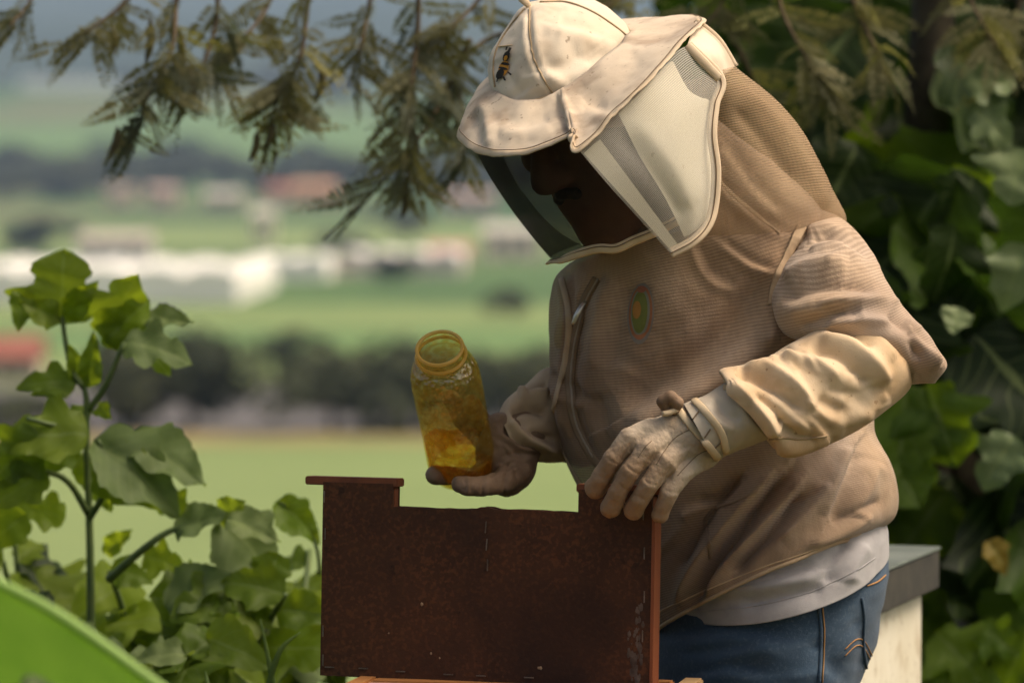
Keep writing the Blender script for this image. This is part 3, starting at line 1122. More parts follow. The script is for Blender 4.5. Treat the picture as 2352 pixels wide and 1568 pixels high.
# ---- bush at the right
bc = P(2100, 1700, 1.8)
bush = root('leafy_bush', (bc[0], bc[1], 0.0), 'tall dense dark bush of large lobed leaves behind the beekeeper', 'bush')
m_wood = mat('bush_wood', (0.035, 0.028, 0.018), (0.06, 0.05, 0.03), 30, rough=0.9, bump=0.4, bscale=80)
for pts, rr in [([(2120, 2300), (2130, 1500), (2140, 1000), (2120, 500), (2140, 100), (2150, -150)], [.05, .04, .035]),
                ([(2300, 2300), (2330, 1500), (2280, 950), (2150, 900), (2030, 880)], [.03, .02, .008]),
                ([(2000, 1040), (2120, 1010), (2230, 960), (2352, 880)], [.006, .009, .012]),
                ([(2030, 1300), (2060, 700), (1900, 300), (1780, 60)], [.02, .012, .006]),
                ([(2180, 1500), (2210, 1100), (2190, 1000)], [.045, .04, .02]),
                ([(2130, 760), (2260, 600), (2380, 420)], [.014, .008, .004]),
                ([(1930, 480), (2010, 430), (2110, 330)], [.006, .008, .012])]:
    sweep('branch', cat([P(x, y, 1.8) for x, y in pts], 30), rr, m_wood, bush, 8)


def bush_ok(x, y):
    if 2000 < x < 2200 and 5 < y < 140 and abs(x - 2090) < 70:
        return random.random() < .25
    if 2215 < x < 2300 and 960 < y < 1140:
        return random.random() < .35
    edge_ = 1700 + 0.00016 * max(0, y - 200) ** 2 * 0
    return x > edge_ or y > 200


n_l = 0
while n_l < 290:
    x, y = random.uniform(1640, 2460), random.uniform(-60, 1650)
    if not bush_ok(x, y):
        continue
    if y < 330 and random.random() < .55:
        continue
    dep = random.uniform(1.45, 2.5)
    if y > 1150 and x < 2160 and dep < 1.3:
        dep += .5
    a = P(x, y, dep)
    ang = random.uniform(-2.6, -.5)
    L = random.uniform(.13, .29)
    dv = unit(np.array([math.cos(ang), random.uniform(-.5, .3), math.sin(ang)]))
    u = random.random()
    kd = 'D'
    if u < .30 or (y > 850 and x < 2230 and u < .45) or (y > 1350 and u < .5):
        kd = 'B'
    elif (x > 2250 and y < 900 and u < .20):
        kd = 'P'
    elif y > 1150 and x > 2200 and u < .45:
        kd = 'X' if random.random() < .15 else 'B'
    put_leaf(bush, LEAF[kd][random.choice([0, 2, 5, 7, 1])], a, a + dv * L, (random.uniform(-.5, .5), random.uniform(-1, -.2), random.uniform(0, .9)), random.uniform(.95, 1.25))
    n_l += 1
for (b, t, kd, sh, w) in [((2080, 880), (2060, 1180), 'B', 4, 1.0), ((2130, 880), (2200, 1080), 'B', 0, 1.0), ((2010, 1000), (2120, 1170), 'B', 4, 1.2), ((2240, 250), (2330, 330), 'P', 2, 1.0), ((2210, 190), (2340, 180), 'P', 2, 1.0),
                          ((2352, 340), (2320, 470), 'P', 0, 1.2), ((2352, 560), (2310, 720), 'P', 5, 1.0), ((2200, 705), (2188, 765), 'P', 3, 1.5), ((2330, 1000), (2250, 1120), 'P', 2, 1.1),
                          ((2270, 1240), (2320, 1310), 'X', 5, .9), ((2150, 1450), (2260, 1560), 'B', 0, 1.1), ((2250, 1440), (2350, 1500), 'B', 2, 1.1), ((2140, 1560), (2330, 1590), 'B', 2, 1.1)]:
    dd = 1.35
    put_leaf(bush, LEAF[kd][sh], P(*b, dd), P(*t, dd - .03), (random.uniform(-.2, .2), -1, .35), w)
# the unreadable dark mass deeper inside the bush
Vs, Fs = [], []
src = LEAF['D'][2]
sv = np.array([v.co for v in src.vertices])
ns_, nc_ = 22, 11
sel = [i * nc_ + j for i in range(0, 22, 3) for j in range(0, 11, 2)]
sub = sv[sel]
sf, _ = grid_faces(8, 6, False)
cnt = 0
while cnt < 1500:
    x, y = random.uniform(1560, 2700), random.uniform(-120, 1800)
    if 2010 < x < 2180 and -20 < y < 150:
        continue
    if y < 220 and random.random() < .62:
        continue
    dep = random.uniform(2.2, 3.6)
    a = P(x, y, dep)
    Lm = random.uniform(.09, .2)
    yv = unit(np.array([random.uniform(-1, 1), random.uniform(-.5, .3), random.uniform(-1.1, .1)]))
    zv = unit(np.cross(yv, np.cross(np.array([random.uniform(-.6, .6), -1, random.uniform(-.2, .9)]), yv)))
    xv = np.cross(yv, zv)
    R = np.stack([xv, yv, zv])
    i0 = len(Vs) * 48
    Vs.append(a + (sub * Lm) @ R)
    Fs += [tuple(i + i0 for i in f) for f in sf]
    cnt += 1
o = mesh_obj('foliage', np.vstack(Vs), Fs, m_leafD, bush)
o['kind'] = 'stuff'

# ---- the tree that hangs in from above
def frond_mesh(seed, m, pairs=30, curl=0.2):
    r = random.Random(seed)
    V, F = [], []
    for i in range(12):
        t = i / 11
        z = -curl * t * t
        for s in (-.008, .008):
            V.append((s * (1 - .6 * t), t, z))
        if i:
            k = len(V)
            F.append((k - 4, k - 3, k - 1, k - 2))
    for i in range(pairs):
        t = .06 + .92 * i / (pairs - 1)
        z = -curl * t * t
        L = .15 * math.sin(math.pi * min(1, .22 + .72 * t)) * r.uniform(.8, 1.1)
        for s in (-1, 1):
            if r.random() < .06:
                continue
            bx, by = s * .006, t
            dx, dy = s * L, L * r.uniform(.25, .55)
            wz = r.uniform(-.04, .03)
            k = len(V)
            nx_, ny_ = -dy * .26, dx * .26 * 1.0
            V += [(bx, by, z), (bx + dx * .5 + nx_ * s, by + dy * .5 + abs(ny_) * .6, z + wz * .4), (bx + dx, by + dy, z + wz), (bx + dx * .5 - nx_ * s, by + dy * .5 - abs(ny_) * .6, z + wz * .4)]
            F.append((k, k + 1, k + 2, k + 3))
    me = bpy.data.meshes.new('frond')
    me.from_pydata(V, [], F)
    me.materials.append(m)
    return me


m_fr1 = mat('olive_leaflet', (0.11, 0.11, 0.045), (0.15, 0.145, 0.06), 8, rough=0.6, translucent=0.4, tcol=(0.32, 0.32, 0.07), rnd=0.6)
m_fr2 = mat('dark_leaflet', (0.055, 0.065, 0.035), (0.08, 0.09, 0.045), 8, rough=0.6, translucent=0.3, tcol=(0.16, 0.20, 0.06), rnd=0.6)
m_fr3 = mat('yellow_leaflet', (0.20, 0.19, 0.05), (0.24, 0.23, 0.06), 8, rough=0.6, translucent=0.4, tcol=(0.32, 0.34, 0.04), rnd=0.5)
m_pod = mat('dry_pod', (0.055, 0.045, 0.02), (0.09, 0.08, 0.03), 20, rough=0.6)
FR = [frond_mesh(1, m_fr1), frond_mesh(2, m_fr1, 20, .35), frond_mesh(3, m_fr2, 24, .15), frond_mesh(4, m_fr2, 20, .3), frond_mesh(5, m_fr3, 20, .25), frond_mesh(6, m_fr1, 26, .05)]
tb = P(2500, 1700, 2.3)
tree = root('overhanging_tree', (tb[0], tb[1], 0.0), 'feathery-leaved tree whose olive fronds and pods hang in along the top', 'tree')
sweep('trunk', cat([np.array([tb[0], tb[1], 0]), P(2480, 900, 2.2), P(2440, 200, 2.0), P(2380, -300, 1.8)], 30), [.13, .11, .09, .06], m_bark, tree, 12)
LIMB = [[(2390, -290, 1.8), (1900, -260, 1.4), (1300, -190, 1.0), (700, -140, .9), (100, -110, .8), (-200, -60, .8)], [(2390, -290, 1.8), (2000, -150, 1.5), (1600, -90, 1.2), (1250, -40, 1.0)]]
for L_ in LIMB:
    sweep('limb', cat([P(*q) for q in L_], 40), [.05, .03, .012], m_bark, tree, 8)
TW = [([(430, -130), (405, 0), (395, 110), (340, 220), (290, 360)], .75, 30, (.35, 'od')), ([(350, -120), (300, -10), (220, 60), (140, 110)], .8, 14, (.5, 'o')), ([(90, -110), (70, 0), (20, 60)], .8, 9, (.5, 'od')),
      ([(720, -140), (705, 20), (690, 130), (645, 215), (610, 300)], .8, 30, (.3, 'oy')), ([(640, -140), (620, 0), (560, 90), (490, 180)], .9, 18, (.4, 'o')), ([(960, -140), (960, 60), (945, 200), (938, 340), (935, 470)], .85, 34, (.3, 'od')),
      ([(1080, 90), (1020, 220), (960, 320), (860, 440), (740, 550)], .95, 9, (.3, 'd')), ([(870, -140), (850, 0), (830, 100), (800, 200)], .9, 16, (.4, 'o')), ([(1180, -100), (1100, 0), (1040, 60), (960, 120)], .9, 20, (.5, 'oy')),
      ([(1240, 60), (1120, 90), (1050, 160), (1000, 240)], 1.0, 16, (.5, 'd')), ([(480, -140), (500, 20), (470, 140), (440, 180)], .8, 12, (.4, 'd')), ([(1010, 120), (1060, 230), (1070, 330), (1050, 400)], 1.0, 14, (.4, 'd')),
      ([(1500, -120), (1450, -20), (1380, 20)], 1.1, 12, (.6, 'o')), ([(1700, -140), (1660, 0), (1620, 60)], 1.1, 14, (.5, 'o')), ([(1800, -150), (1790, 0), (1850, 130), (1930, 260)], .95, 22, (.4, 'oy')),
      ([(1950, -150), (1960, 0), (2010, 110), (2060, 220)], 1.0, 18, (.4, 'oy')), ([(2200, -150), (2230, 0), (2290, 110)], 1.0, 14, (.5, 'o')), ([(1680, 80), (1740, 200), (1800, 300)], 1.2, 8, (.4, 'o')), ([(2352, -80), (2330, 60), (2280, 180)], 1.1, 10, (.4, 'o'))]
for pts, dep, nf, (rad, kinds) in TW:
    dep += .3
    c = cat([P(x, y, dep + .03 * math.sin(i * 2)) for i, (x, y) in enumerate(pts)], 24)
    sweep('twig', c, [.0045, .003, .0015], m_twig, tree, 6)
    for k in range(int(nf * 1.25)):
        i = min(23, int(random.triangular(3, 23.9, 18)))
        a = c[i]
        tdir = unit(c[min(23, i + 1)] - c[max(0, i - 1)])
        dv = unit(tdir * .5 + np.array([random.uniform(-1, 1) * 1.25, random.uniform(-.8, .5), random.uniform(-.9, .35)]))
        L = random.uniform(.06, .115)
        me = {'o': FR[random.choice([0, 1, 5, 4 if random.random() < .3 else 0])], 'd': FR[random.choice([2, 3, 2, 5])], 'y': FR[random.choice([4, 0, 1])]}[random.choice(kinds)]
        put_leaf(tree, me, a, a + dv * L, (random.uniform(-.7, .7), random.uniform(-1, -.1), random.uniform(-.2, .8)), random.uniform(.8, 1.2), 'frond')
for (x, y, L, dep, a) in [(q_[0], q_[1], q_[2], q_[3] + .3, q_[4]) for q_ in [(345, 40, 110, .78, .1), (258, 60, 70, .78, .05), (940, 180, 150, .84, 0), (950, 290, 90, .86, .05), (410, 60, 130, .76, -.05), (430, 150, 90, .76, -.2), (740, 150, 90, .8, .2), (270, 290, 80, .74, .3), (1890, 150, 130, .95, -.5), (930, 430, 70, .86, .1), (620, 270, 70, .8, 0.1), (590, 300, 70, .8, .25)]]:
    ww = 10 * PXM * 1.2
    sweep('seed_pod', cat([P(x, y, dep), P(x - a * L * .4 + 6, y + L * .5, dep), P(x - a * L, y + L, dep)], 10), [ww * .2, ww * .9, ww, ww * .8, ww * .15], m_pod, tree, 8, flat=.45)

# ================================================================== THE BEEKEEPER
gx = P(1790, 1568, .15)
FOOT = np.array([gx[0], gx[1], 0.0])
Lp = lambda x, y, d=0.0: P(x, y, d) - FOOT
m_skin = mat('skin', (0.28, 0.14, 0.085), (0.34, 0.18, 0.11), 25, rough=0.55, spec=0.35)
m_hair = mat('dark_hair', (0.012, 0.009, 0.008), rough=0.6)
DIRT = (0.20, 0.12, 0.06)
m_hat = mat('hat_canvas', (0.66, 0.555, 0.42), (0.73, 0.635, 0.50), 9, rough=0.95, bump=0.35, bscale=900, sheen=0.15, fold=(22, 3.0),
            spots=[(14, .46, .72, (0.36, 0.25, 0.15), .65), (120, .66, .74, (0.22, 0.14, 0.08), .6), (5, .5, .8, (0.60, 0.47, 0.32), .6)])
m_brim = mat('brim_canvas', (0.60, 0.48, 0.345), (0.69, 0.58, 0.44), 9, rough=0.95, bump=0.35, bscale=900, sheen=0.15, fold=(20, 3.0),
             spots=[(18, .44, .68, (0.27, 0.18, 0.11), .75), (130, .64, .72, (0.2, 0.12, 0.07), .6)])
m_bind = mat('binding_tape', (0.56, 0.44, 0.30), (0.64, 0.52, 0.38), 16, rough=0.9, bump=0.3, bscale=700, spots=[(20, .55, .75, (0.45, 0.32, 0.2), .5)])
m_bind2 = mat('binding_tape_ochre', (0.50, 0.36, 0.19), (0.60, 0.45, 0.27), 16, rough=0.9, bump=0.3, bscale=700)
m_side = mat('veil_white_net', (0.66, 0.62, 0.53), (0.72, 0.68, 0.60), 12, rough=0.9, stripes=(110, 110, .12), alpha=0.36, bump=.2, bscale=600)
m_lining = mat('veil_white_lining', (0.70, 0.65, 0.52), (0.64, 0.60, 0.46), 7, rough=0.95, bump=0.2, bscale=500, fold=(14, 4.0), spots=[(90, .68, .74, (0.25, 0.17, 0.1), .6), (6, .5, .75, (0.58, 0.52, 0.38), .6)])
m_net = mat('veil_black_net', (0.012, 0.010, 0.008), rough=0.7, alpha=0.71, spec=0.2)
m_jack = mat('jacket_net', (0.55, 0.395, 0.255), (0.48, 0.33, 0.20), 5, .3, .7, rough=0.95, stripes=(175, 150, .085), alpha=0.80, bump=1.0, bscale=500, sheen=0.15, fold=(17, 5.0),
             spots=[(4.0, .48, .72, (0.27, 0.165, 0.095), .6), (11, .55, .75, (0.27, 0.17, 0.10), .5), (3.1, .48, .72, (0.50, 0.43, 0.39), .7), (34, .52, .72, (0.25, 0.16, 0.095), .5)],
             grime_shade=[(Lp(1700, 760), Lp(1360, 900), (0.34, 0.23, 0.145), .75), (Lp(1440, 850), Lp(1310, 880), (0.24, 0.145, 0.08), .8), (Lp(1680, 1130), Lp(1560, 1400), (0.22, 0.135, 0.075), .85), (Lp(1560, 900), Lp(1520, 1150), (0.30, 0.20, 0.125), .6)])  # paints the chest's shade into the colour, along with dirt at zip and hem
m_slv = mat('jacket_sleeve_net', (0.56, 0.41, 0.28), (0.51, 0.365, 0.24), 6, .3, .7, rough=0.95, stripes=(82, 90, .085), alpha=0.84, bump=1.0, bscale=500, sheen=0.15, fold=(19, 4.0),
            spots=[(6.0, .5, .75, (0.27, 0.17, 0.10), .6), (4.1, .46, .72, (0.50, 0.44, 0.41), .75), (34, .54, .74, (0.30, 0.20, 0.125), .5)])
m_hood = mat('hood_net', (0.52, 0.375, 0.23), (0.46, 0.32, 0.19), 6, .3, .7, rough=0.95, stripes=(95, 140, .22), alpha=0.5, bump=0.5, bscale=500)
m_tape = mat('jacket_seam_tape', (0.46, 0.34, 0.22), (0.38, 0.27, 0.17), 20, rough=0.95, bump=.4, bscale=500)
m_shirt = mat('grey_shirt', (0.37, 0.36, 0.37), (0.30, 0.29, 0.30), 40, rough=0.95, bump=.4, bscale=900, sheen=.2, spots=[(300, .5, .7, (0.36, 0.34, 0.34), .5)])
m_jean = mat('denim', (0.044, 0.088, 0.148), (0.018, 0.038, 0.070), 7, .3, .7, rough=0.9, bump=.6, bscale=900, sheen=.1,
             spots=[(14, .5, .75, (0.085, 0.135, 0.20), .65), (260, .5, .7, (0.10, 0.14, 0.19), .4)])
m_thread = mat('orange_thread', (0.42, 0.22, 0.08), rough=0.8)
m_gaunt = mat('gauntlet_canvas', (0.62, 0.465, 0.30), (0.69, 0.545, 0.37), 7, .3, .7, rough=0.95, bump=0.4, bscale=800, sheen=.15, fold=(34, 4.0),
              spots=[(30, .54, .74, (0.42, 0.27, 0.13), .5), (9, .48, .74, (0.40, 0.24, 0.10), .55), (120, .67, .73, (0.2, 0.1, 0.05), .6), (4, .52, .75, (0.66, 0.50, 0.29), .6)], grime_shade=[(Lp(1880, 920), Lp(1920, 1020), (0.46, 0.265, 0.105), .85), (Lp(1960, 850), Lp(2090, 900), (0.48, 0.29, 0.125), .7)])
m_glove = mat('glove_leather', (0.47, 0.40, 0.31), (0.40, 0.31, 0.22), 10, .3, .7, rough=0.7, bump=0.9, bscale=190, fold=(60, 4.0),
              spots=[(13, .48, .7, (0.33, 0.22, 0.13), .5), (40, .52, .7, (0.36, 0.26, 0.17), .5)], grime_shade=[(Lp(1545, 1010), Lp(1455, 1120), (0.25, 0.155, 0.085), .85)])
m_glove2 = mat('glove_leather_dark', (0.27, 0.18, 0.115), (0.18, 0.115, 0.07), 12, .3, .7, rough=0.7, bump=0.7, bscale=160, fold=(45, 4.0),
               spots=[(16, .45, .7, (0.12, 0.07, 0.04), .6)])
m_cuff = mat('glove_cuff_leather', (0.52, 0.46, 0.37), (0.47, 0.40, 0.31), 10, rough=0.6, bump=0.4, bscale=220, fold=(30, 2.0), spots=[(13, .55, .75, (0.36, 0.27, 0.18), .5)])
m_lace = mat('glove_lace', (0.60, 0.48, 0.32), (0.52, 0.40, 0.25), 30, rough=0.85)
m_seam = mat('dark_seam_thread', (0.17, 0.12, 0.075), rough=0.9)  # dark brown thread for seams and stitching
m_seam2 = mat('tan_thread', (0.40, 0.29, 0.17), rough=0.9)
m_metal = mat('zip_metal', (0.55, 0.53, 0.48), rough=0.35, metal=0.9)
m_boot = mat('boot_leather', (0.04, 0.03, 0.022), rough=0.6)

# ---- body: one continuous figure, bent over the hive
B_lo, B_hi = P(1040, 1000, .6), P(2230, 60, -.5)
bf = Field((P(1000, 800, .2)[0], D0 - .32, -0.02), (P(2260, 800, .2)[0], D0 + .52, P(1300, 40, .05)[2]), 0.006)
hip = P(1790, 1400, .15)
chest = P(1610, 760, .16)
belly = P(1720, 1120, .14)
neck = P(1480, 470, .12)
bf.chain([hip, belly, chest, P(1560, 600, .14)], [.105, .105, .115, .08], .05)
bf.chain([P(1560, 600, .14), neck, P(1420, 400, .08)], [.07, .06, .058], .04)
# head, looking down to the left
hc = P(1378, 292, .05)
fx = unit(P(1250, 390, -.02) - hc)              # where the face points
ux = unit(P(1300, 100, .05) - P(1400, 440, .05))
ux = unit(ux - fx * (ux @ fx))
sx_ = np.cross(fx, ux)
H = lambda f, u, s: hc + fx * f + ux * u + sx_ * s
bf.ell(H(-.005, .010, 0), (.09, .10, .074), fx, ux, sx_, .02)
bf.ell(H(.045, -.055, 0), (.052, .075, .056), fx, ux, sx_, .03)
bf.cap(H(.093, .03, 0), H(.118, -.012, 0), .012, .017, .012)        # nose
bf.cap(H(.104, -.018, -.012), H(.104, -.018, .012), .011, .011, .008)
bf.cap(H(.088, .045, -.035), H(.088, .045, .035), .014, .014, .015)  # brow
bf.cap(H(.09, -.05, -.018), H(.09, -.05, .018), .010, .010, .008)    # lips
bf.cap(H(.086, -.064, -.014), H(.086, -.064, .014), .010, .010, .008)
bf.ell(H(.078, -.10, 0), (.024, .022, .028), fx, ux, sx_, .02)       # chin
for s in (-1, 1):
    bf.ell(H(.07, .008, s * .035), (.028, .02, .022), fx, ux, sx_, .015)   # cheeks
    bf.ell(H(-.005, .0, s * .079), (.02, .033, .009), fx, ux, sx_, .008)  # ears
# arms
shN, elN, wrN = P(1890, 620, -.01), P(2035, 822, -.05), P(1690, 945, -.125)
shF, elF, wrF = P(1400, 690, .30), P(1330, 960, .30), P(1200, 985, .14)
bf.chain([P(1640, 660, .15), P(1860, 650, .06), elN], [.045, .034, .030], .02)
bf.chain([elN, wrN, P(1560, 1010, -.145)], [.036, .028, .030], .02)
bf.chain([P(1540, 620, .18), shF, elF], [.06, .05, .038], .03)
bf.chain([elF, wrF, P(1150, 1050, .11)], [.036, .026, .026], .02)
# legs down to the ground
for sgn, nm in ((-1, 'near'), (1, 'far')):
    kx = FOOT + np.array([-.03 if sgn < 0 else -.12, .10 * sgn + .02, .47])
    ax = FOOT + np.array([.03 if sgn < 0 else -.08, .11 * sgn + .02, .08])
    bf.chain([hip + np.array([-.02, .06 * sgn, -.06]), kx, ax, ax + np.array([-.16, -.01, -.045])], [.078, .056, .042, .035], .03)
V, Fq = bf.mesh(3)
person = mesh_obj('person', V - FOOT, [tuple(map(int, f)) for f in Fq], m_skin)
person.location = tuple(FOOT)
ORG[person.name] = tuple(FOOT)
tag(person, 'person in tan net bee jacket and veiled hat bending over the hive, holding a jar', 'person')
mo = Field(H(.105, -.035, 0) - .06, H(.105, -.035, 0) + .06, .002)
for s in (-1, 1):
    mo.chain([H(.104, -.034, 0), H(.097, -.041, s * .014), H(.087, -.052, s * .024)], [.0062, .0062, .002], .006)
V, Fq = mo.mesh(1)
mesh_obj('moustache', V, [tuple(map(int, f)) for f in Fq], m_hair, person)
hr = Field(hc - .16, hc + .16, .005)
hr.ell(H(-.025, .012, 0), (.078, .093, .078), fx, ux, sx_, .02)
hr.ell(H(-.045, -.04, 0), (.055, .06, .07), fx, ux, sx_, .02)
V, Fq = hr.mesh(1)
mesh_obj('hair', V, [tuple(map(int, f)) for f in Fq], m_hair, person)
for s in (-1, 1):
    e = Field(H(.085, .018, s * .031) - .03, H(.085, .018, s * .031) + .03, .002)
    e.ell(H(.082, .02, s * .031), (.013, .011, .014), fx, ux, sx_, .004)
    V, Fq = e.mesh(1)
    mesh_obj('eyelid', V, [tuple(map(int, f)) for f in Fq], m_skin, person)

# ---- jeans, boots, shirt
JS = [('s', 26, 5, [(1560, 1470), (1680, 1455), (1800, 1470)]), ('r', 22, 5, [(1600, 1540), (1700, 1500), (1790, 1500)]), ('v', 18, 5, [(1560, 1500), (1650, 1490), (1740, 1475)]),
      ('v', 20, 5, [(1860, 1480), (1900, 1500), (1925, 1568)]), ('r', 18, 4, [(1800, 1560), (1880, 1545), (1930, 1570)]), ('s', 20, 5, [(1580, 1560), (1660, 1540), (1760, 1550)]),
      ('v', 14, 4, [(1960, 1420), (1985, 1470), (1975, 1540)])]
jeans = loft('jeans', [(1560, 1190, 2000, 1120, .15, .12, .13, 0, 20), (1530, 1300, 2030, 1235, .15, .14, .15, 0, 26), (1500, 1400, 2036, 1330, .15, .16, .16, 0, 26), (1488, 1500, 2014, 1450, .15, .165, .165, 0, 20),
                       (1478, 1600, 1975, 1570, .15, .165, .165, 0, 12), (1480, 1690, 1950, 1680, .15, .16, .16, 0, 0)], m_jean, person, 90, 110, JS, (.004, 9, 2.0, (1, 1, 2.2)), cap1=True)
for sgn, nm in ((-1, 'near'), (1, 'far')):
    ax = FOOT + np.array([.03 if sgn < 0 else -.08, .11 * sgn + .02, .07])
    kx = FOOT + np.array([-.03 if sgn < 0 else -.12, .10 * sgn + .02, .47])
    hp = hip + np.array([-.02, .075 * sgn, -.10])
    sweep('trouser_leg', cat([hp, kx, ax], 30), [.125, .105, .085, .08, .075], m_jean, jeans, 24)
    bo = Field(ax - np.array([.26, .10, .10]), ax + np.array([.12, .10, .14]), .008)
    bo.chain([ax + np.array([.02, 0, .08]), ax + np.array([.01, 0, -.02]), ax + np.array([-.17, 0, -.035])], [.05, .048, .04], .03)
    V, Fq = bo.mesh(2)
    V[:, 2] = np.maximum(V[:, 2], 0.0)
    mesh_obj('boot', V, [tuple(map(int, f)) for f in Fq], m_boot, person)
SS = [('v', 16, 5, [(1945, 1240), (1915, 1290), (1905, 1340)]), ('r', 16, 4, [(1990, 1250), (1960, 1300), (1950, 1340)]), ('s', 22, 4, [(1640, 1340), (1760, 1330), (1880, 1310)]), ('v', 20, 4, [(1700, 1390), (1800, 1370), (1900, 1350)])]
shirt = loft('t_shirt', [(1440, 560, 1700, 380, .13, .11, .11, 0, 0), (1340, 670, 1850, 560, .15, .105, .14, 0, 0), (1320, 850, 1930, 760, .15, .11, .15, 0, 0), (1370, 1020, 1930, 960, .15, .115, .15, 0, 10),
                         (1440, 1180, 1990, 1090, .15, .125, .15, 0, 24), (1480, 1290, 2032, 1190, .15, .17, .16, 0, 44), (1512, 1345, 2037, 1232, .15, .177, .165, 0, 58), (1530, 1385, 2038, 1262, .15, .18, .17, 0, 72)], m_shirt, person, 120, 180, SS, (.004, 9, 5.0), solid=.0015, sscale=1.9)
hemc = [(1572, 1400), (1640, 1400), (1740, 1390), (1850, 1362), (1950, 1318), (2010, 1280)]
q = on([shirt.name], hemc, 50, .0006)
if len(q) > 4:
    sweep('hem_stitching', q, .0006, m_shirt, shirt, 5)
for nm, pts, r_, mt in [('side_seam', [(1880, 1395), (1885, 1450), (1883, 1510), (1880, 1566)], .0022, m_jean), ('side_stitching', [(1889, 1395), (1893, 1450), (1891, 1510), (1888, 1566)], .0009, m_thread), ('pocket_edge', [(1978, 1372), (1984, 1420), (1982, 1480), (1990, 1540)], .002, m_jean),
                        ('waist_stitching', [(1990, 1345), (2015, 1335), (2033, 1320)], .0009, m_thread)]:
    q = on([jeans.name], pts, 24, .0008)
    if len(q) > 4:
        sweep(nm, q, r_, mt, jeans, 6)
q = on([jeans.name], [(1940, 1490), (1965, 1468), (1985, 1472), (2005, 1510)], 24, .0008)
if len(q) > 4:
    sweep('pocket_stitching', q, .0006, m_thread, jeans, 6)
q = on([jeans.name], [(1940, 1505), (1965, 1482), (1983, 1486), (2000, 1516)], 24, .0008)
if len(q) > 4:
    sweep('pocket_stitching', q, .0006, m_thread, jeans, 6)

# ---- jacket
KS = [  # big drapes
    ('s', 60, 24, [(1430, 960), (1540, 905), (1650, 835), (1740, 745), (1800, 640)]),
    ('v', 46, 9, [(1800, 800), (1700, 880), (1600, 940), (1480, 985)]),
    ('v', 60, 8, [(1700, 640), (1600, 720), (1500, 790), (1440, 860)]),
    ('r', 18, 6, [(1850, 500), (1815, 580), (1780, 660), (1760, 740), (1750, 800)]),
    ('v', 14, 8, [(1842, 560), (1805, 640), (1785, 720), (1780, 790)]),
    ('s', 16, 5, [(1640, 410), (1690, 460), (1750, 510), (1800, 535)]),
    ('r', 14, 4, [(1585, 560), (1610, 620), (1650, 655), (1700, 665)]), ('v', 26, 4, [(1600, 560), (1640, 620), (1700, 640)]),
    # lower body: deep diagonal folds toward the front hem
    ('v', 15, 24, [(1812, 1085), (1745, 1165), (1685, 1240), (1630, 1310), (1585, 1390)]),
    ('r', 17, 16, [(1780, 1080), (1705, 1160), (1650, 1230), (1600, 1300), (1560, 1390)]),
    ('v', 13, 22, [(1850, 1130), (1790, 1200), (1730, 1262), (1680, 1315)]),
    ('r', 17, 14, [(1850, 1090), (1780, 1170), (1718, 1240), (1660, 1300), (1615, 1370)]),
    ('v', 14, 14, [(1712, 1085), (1650, 1155), (1595, 1235), (1555, 1310)]),
    ('r', 18, 9, [(1900, 1110), (1850, 1180), (1790, 1240)]),
    ('s', 22, 8, [(1960, 1030), (1930, 1110), (1900, 1190)]), ('r', 26, 8, [(2010, 1060), (1985, 1130), (1960, 1190)]),
    ('v', 12, 6, [(1910, 1200), (1960, 1175), (2020, 1150)]), ('r', 12, 5, [(1860, 1250), (1930, 1225), (2000, 1185)]),
    ('v', 12, 7, [(1600, 1150), (1650, 1140), (1700, 1100)]), ('r', 12, 5, [(1560, 1190), (1610, 1170), (1660, 1160)]),
    # front edge and zip
    ('v', 14, 7, [(1385, 620), (1345, 690), (1322, 780), (1312, 880), (1325, 980), (1370, 1060)]),
    ('r', 15, 7, [(1350, 640), (1318, 720), (1298, 820), (1290, 920), (1305, 1010)]),
    ('v', 14, 7, [(1300, 610), (1310, 680), (1325, 720)]), ('r', 12, 6, [(1280, 620), (1300, 720), (1290, 800)]),
    ('s', 16, 6, [(1260, 860), (1300, 900), (1340, 930)]), ('v', 22, 8, [(1360, 900), (1380, 980), (1420, 1060)]),
    ('r', 22, 6, [(1400, 640), (1372, 740), (1360, 850)]), ('v', 30, 5, [(1450, 640), (1420, 740), (1400, 850)]),
    ('s', 14, 4, [(1660, 560), (1720, 600), (1770, 620)])]
for k in range(16):     # small irregular creases
    x, y = random.uniform(1290, 2000), random.uniform(600, 1240)
    a = random.gauss(2.4, .35)
    l = random.uniform(60, 160)
    b = random.uniform(-20, 20)
    KS.append((random.choice('rvs'), random.uniform(9, 16), random.uniform(1.0, 2.2), [(x, y), (x + math.cos(a) * l / 2 + b, y + math.sin(a) * l / 2), (x + math.cos(a) * l, y + math.sin(a) * l)]))
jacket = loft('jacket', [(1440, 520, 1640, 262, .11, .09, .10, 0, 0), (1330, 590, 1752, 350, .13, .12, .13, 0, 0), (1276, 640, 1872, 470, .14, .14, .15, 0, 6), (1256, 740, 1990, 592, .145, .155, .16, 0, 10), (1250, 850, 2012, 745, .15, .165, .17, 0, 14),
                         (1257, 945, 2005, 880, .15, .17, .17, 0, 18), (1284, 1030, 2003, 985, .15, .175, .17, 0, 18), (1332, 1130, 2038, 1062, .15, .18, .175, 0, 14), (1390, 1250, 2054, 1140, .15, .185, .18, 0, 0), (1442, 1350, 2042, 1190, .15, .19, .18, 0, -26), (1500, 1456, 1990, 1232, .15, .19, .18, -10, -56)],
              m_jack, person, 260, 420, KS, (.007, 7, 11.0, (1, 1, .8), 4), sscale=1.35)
JN = [jacket.name]
